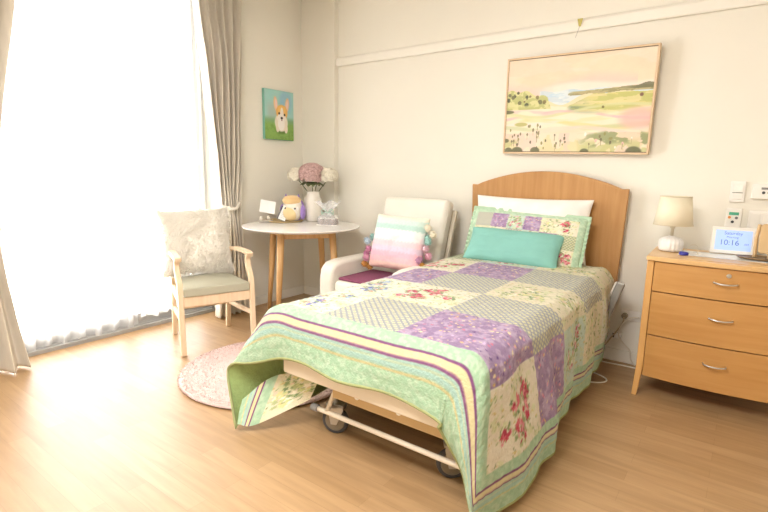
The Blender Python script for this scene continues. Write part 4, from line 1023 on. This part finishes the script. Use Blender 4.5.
me = bpy.data.meshes.new('leaves'); bt.to_mesh(me); bt.free(); lf = link('leaves', me, m_leaf, vs_, smooth=True); lf.modifiers.new('s', 'SOLIDIFY').thickness = .0015
bt = bmesh.new()
for p in ((.025, -.04, .36), (-.10, -.08, .37), (.13, .04, .37), (-.02, .08, .38)): tube(bt, [(0, 0, .15), (p[0] * .4, p[1] * .4, .27), p], .004, 6, smooth=4)
obj('stems', bt, m_leaf, vs_, smooth=True)
# cellophane wrapped gift
gf = empty('cellophane_gift', (-2.93, 3.15, zt), 'clear cellophane wrapped gift box of small jars with a mint ribbon, right of the vase', 'gift', rz=R(25))
m_cel = bpy.data.materials.new('cellophane'); m_cel.use_nodes = True; nt = m_cel.node_tree; nt.nodes.clear(); N = nt.nodes.new
o_ = N('ShaderNodeOutputMaterial'); mx = N('ShaderNodeMixShader'); tr = N('ShaderNodeBsdfTransparent'); gl = N('ShaderNodeBsdfPrincipled'); gl.inputs['Base Color'].default_value = (.95, .95, .96, 1); gl.inputs['Roughness'].default_value = .15
no = N('ShaderNodeTexNoise'); no.inputs['Scale'].default_value = 30; mr = N('ShaderNodeMapRange'); mr.inputs['To Min'].default_value = .05; mr.inputs['To Max'].default_value = .55
nt.links.new(no.outputs[0], mr.inputs['Value']); nt.links.new(mr.outputs[0], mx.inputs[0]); nt.links.new(tr.outputs[0], mx.inputs[1]); nt.links.new(gl.outputs[0], mx.inputs[2]); nt.links.new(mx.outputs[0], o_.inputs[0])
m_jar = mat('cocoa_jar', 'a58d84', .4, var=.12, scale=40)
for x_ in (-.055, .0, .055):
    for y_ in (-.03, .03):
        bt = bmesh.new(); lathe(bt, [(.020, .004), (.024, .008), (.024, .045), (.020, .052)], 20, c=(x_, y_, 0)); j_ = obj('jar', bt, m_jar, gf, smooth=True)
        bt = bmesh.new(); cyl(bt, (x_, y_, .052), .022, .008, 20); obj('lid', bt, m_white, j_)
obj('clear_box', B(-.088, .088, -.062, .062, 0, .004), m_white, gf)
nz2, na = 26, 72; z = np.linspace(0, 1, nz2)[:, None] * np.ones((1, na)); a = np.linspace(0, 2 * PI, na)[None, :] * np.ones((nz2, 1))
rad = np.where(z < .35, 1.0, np.where(z < .55, 1 - (z - .35) / .2 * .85, .15 + (z - .55) / .45 * .95)); rad = rad * (1 + .13 * np.sin(a * 9 + z * 5) * sstep(.3, .6, z))
sq_ = 1 / np.maximum(np.abs(np.cos(a)), np.abs(np.sin(a))) ** .6
P = np.stack([.09 * rad * np.cos(a) * sq_, .065 * rad * np.sin(a) * sq_, .002 + z * .195 + .012 * np.sin(a * 5) * z], -1)
gridmesh('wrap', [P], m_cel, gf)
bt = bmesh.new(); m_rib = mat('mint_ribbon', 'a9c4b6', .5)
for s in (-1, 1):
    for tl_ in (.3, -.2):
        tube(bt, [(0, -.01, .105), (s * .03, -.02, .105 + .05 * (tl_ + .3)), (s * .055, -.02, .105 + .04 * tl_), (s * .03, -.025, .09), (0, -.012, .102)], .004, 6, smooth=5)
obj('ribbon', bt, m_rib, gf, smooth=True, label='pale green ribbon bow')

# ------------------------------------------------------------------ cream recliner
rc = empty('recliner_chair', (-2.19, 3.02, 0), 'cream upholstered armchair with high reclining back between table and bed', 'armchair')
m_cream = mat('cream_upholstery', 'ebe6da', .7, var=.03, scale=6, bump=.08, bscale=120)
def rbox(name, x0, x1, y0, y1, z0, z1, bev, m, parent, M=None, seg=5, label=None):
    return obj(name, B(x0, x1, y0, y1, z0, z1, M=M), m, parent, bevel=bev, seg=seg, label=label)
rbox('base', -.27, .27, -.28, .30, .08, .40, .02, m_cream, rc)
for x0, x1 in ((-.385, -.255), (.255, .385)):
    prof = [(-.34, .10), (.40, .10), (.40, .55)]
    bt = bmesh.new(); pr = [(-.30, .09), (-.355, .12), (-.365, .44), (-.350, .53), (-.30, .578), (-.22, .592), (.30, .592), (.36, .58), (.38, .55), (.38, .09)]
    Mr = Matrix(((0, 1, 0, 0), (1, 0, 0, 0), (0, 0, 1, 0), (0, 0, 0, 1)))
    prism(bt, pr, x0, x1, M=Mr); obj('armrest', bt, m_cream, rc, bevel=.03, seg=5)
rbox('seat_cushion', -.25, .25, -.345, .20, .36, .455, .035, m_cream, rc)
Mb = Matrix.Translation((.035, .19, .42)) @ Matrix.Rotation(R(-17), 4, 'X')
rbox('backrest', -.30, .305, -.07, .055, 0, .66, .04, m_cream, rc, M=Mb)
rbox('back_shell', -.315, .325, .055, .085, -.05, .60, .012, mat('shell_cream', 'd9cfbb', .6), rc, M=Mb, seg=3)
for s in (-1, 1):
    bt = bmesh.new(); tube(bt, [Mb @ Vector((s * .301, -.035, .03)), Mb @ Vector((s * .303, -.035, .62))], .004, 6)
    obj('piping', bt, m_cream, rc, smooth=True)
for x_ in (-.33, .33):
    for y_ in (-.28, .32):
        bt = bmesh.new(); cyl(bt, (x_, y_, 0), .02, .095, 16, r2=.026); obj('foot', bt, m_oakleg, rc)
sp = tag(obj('seat_pad', B(-.225, .225, -.225, .20, 0, .022), mat('plum_fabric', '8a4a66', .9, var=.06, scale=30, bump=.2), None, bevel=.009, seg=3, loc=(-2.19, 2.93, .457)), 'flat plum purple pad on the seat of the cream armchair', 'seat pad')
# ombre pillow with pompoms
op = empty('ombre_cushion', (-2.105, 3.045, .735), 'square cushion striped mint, white and pink with corner pompoms on the cream armchair', 'cushion')
op.rotation_euler = (R(-17), R(1), R(3))
def omb(U, V):
    C = np.zeros(U.shape + (3,)); st_ = ['f0ead9', 'cfe3da', 'b9d8cf', 'eef0ee', 'f7e9ea', 'f4cfd6', 'e3cbdc', 'f0b8c8', 'f2bfc6', 'f3cdc4']
    n = len(st_); v = np.clip((1 - V) * n + .08 * np.sin(U * 90), 0, n - .01); i = v.astype(int); cols = np.array([hexa(s) for s in st_]); f = sstep(.75, 1, v - i)[..., None]
    return cols[i] * (1 - f) + cols[np.minimum(i + 1, n - 1)] * f
A, Bk, U, V = pillow_grids(.46, .42, .15, .04, 70, .003, 21)
cc = omb(U, V); gridmesh('cover', [A, Bk], mat('knit_stripes', attr='paint', rough=.9, var=.05, scale=60, bump=.3, bscale=150), op, [cc, cc], flip=[False, True])
pcs = [(.245, .13, 'efe6cf'), (.285, .09, 'f2ead4'), (.235, .06, 'a9cfc6'), (.265, .03, '9cc6be'), (.245, -.02, 'e9c3cf'), (.27, -.07, 'e2a9bd'), (.22, -.115, 'c08fb0'), (.25, -.15, 'd09a52'),
       (-.245, .02, 'a7cdc6'), (-.265, -.02, 'b5c9d6'), (-.25, -.08, 'd38fb0'), (-.275, -.12, 'c779a2'), (-.245, -.15, 'dba0b8'), (-.26, -.20, 'c8914d'), (-.225, -.21, 'b98447')]
for q, (x_, z_, c_) in enumerate(pcs):
    g = np.random.default_rng(q); bt = bmesh.new(); ball(bt, (x_, -.015 + .02 * (q % 3 - 1), z_), .026, 1)
    for k in range(70):
        d = Vector(g.normal(size=3)).normalized(); p = Vector((x_, -.015 + .02 * (q % 3 - 1), z_)); t = d.orthogonal().normalized() * .004
        bt.faces.new([bt.verts.new(p + d * .02 - t), bt.verts.new(p + d * .02 + t), bt.verts.new(p + d * .036)])
    me = bpy.data.meshes.new('pompom'); bt.to_mesh(me); bt.free(); link('pompom', me, mat('yarn_' + c_, c_, .95), op)
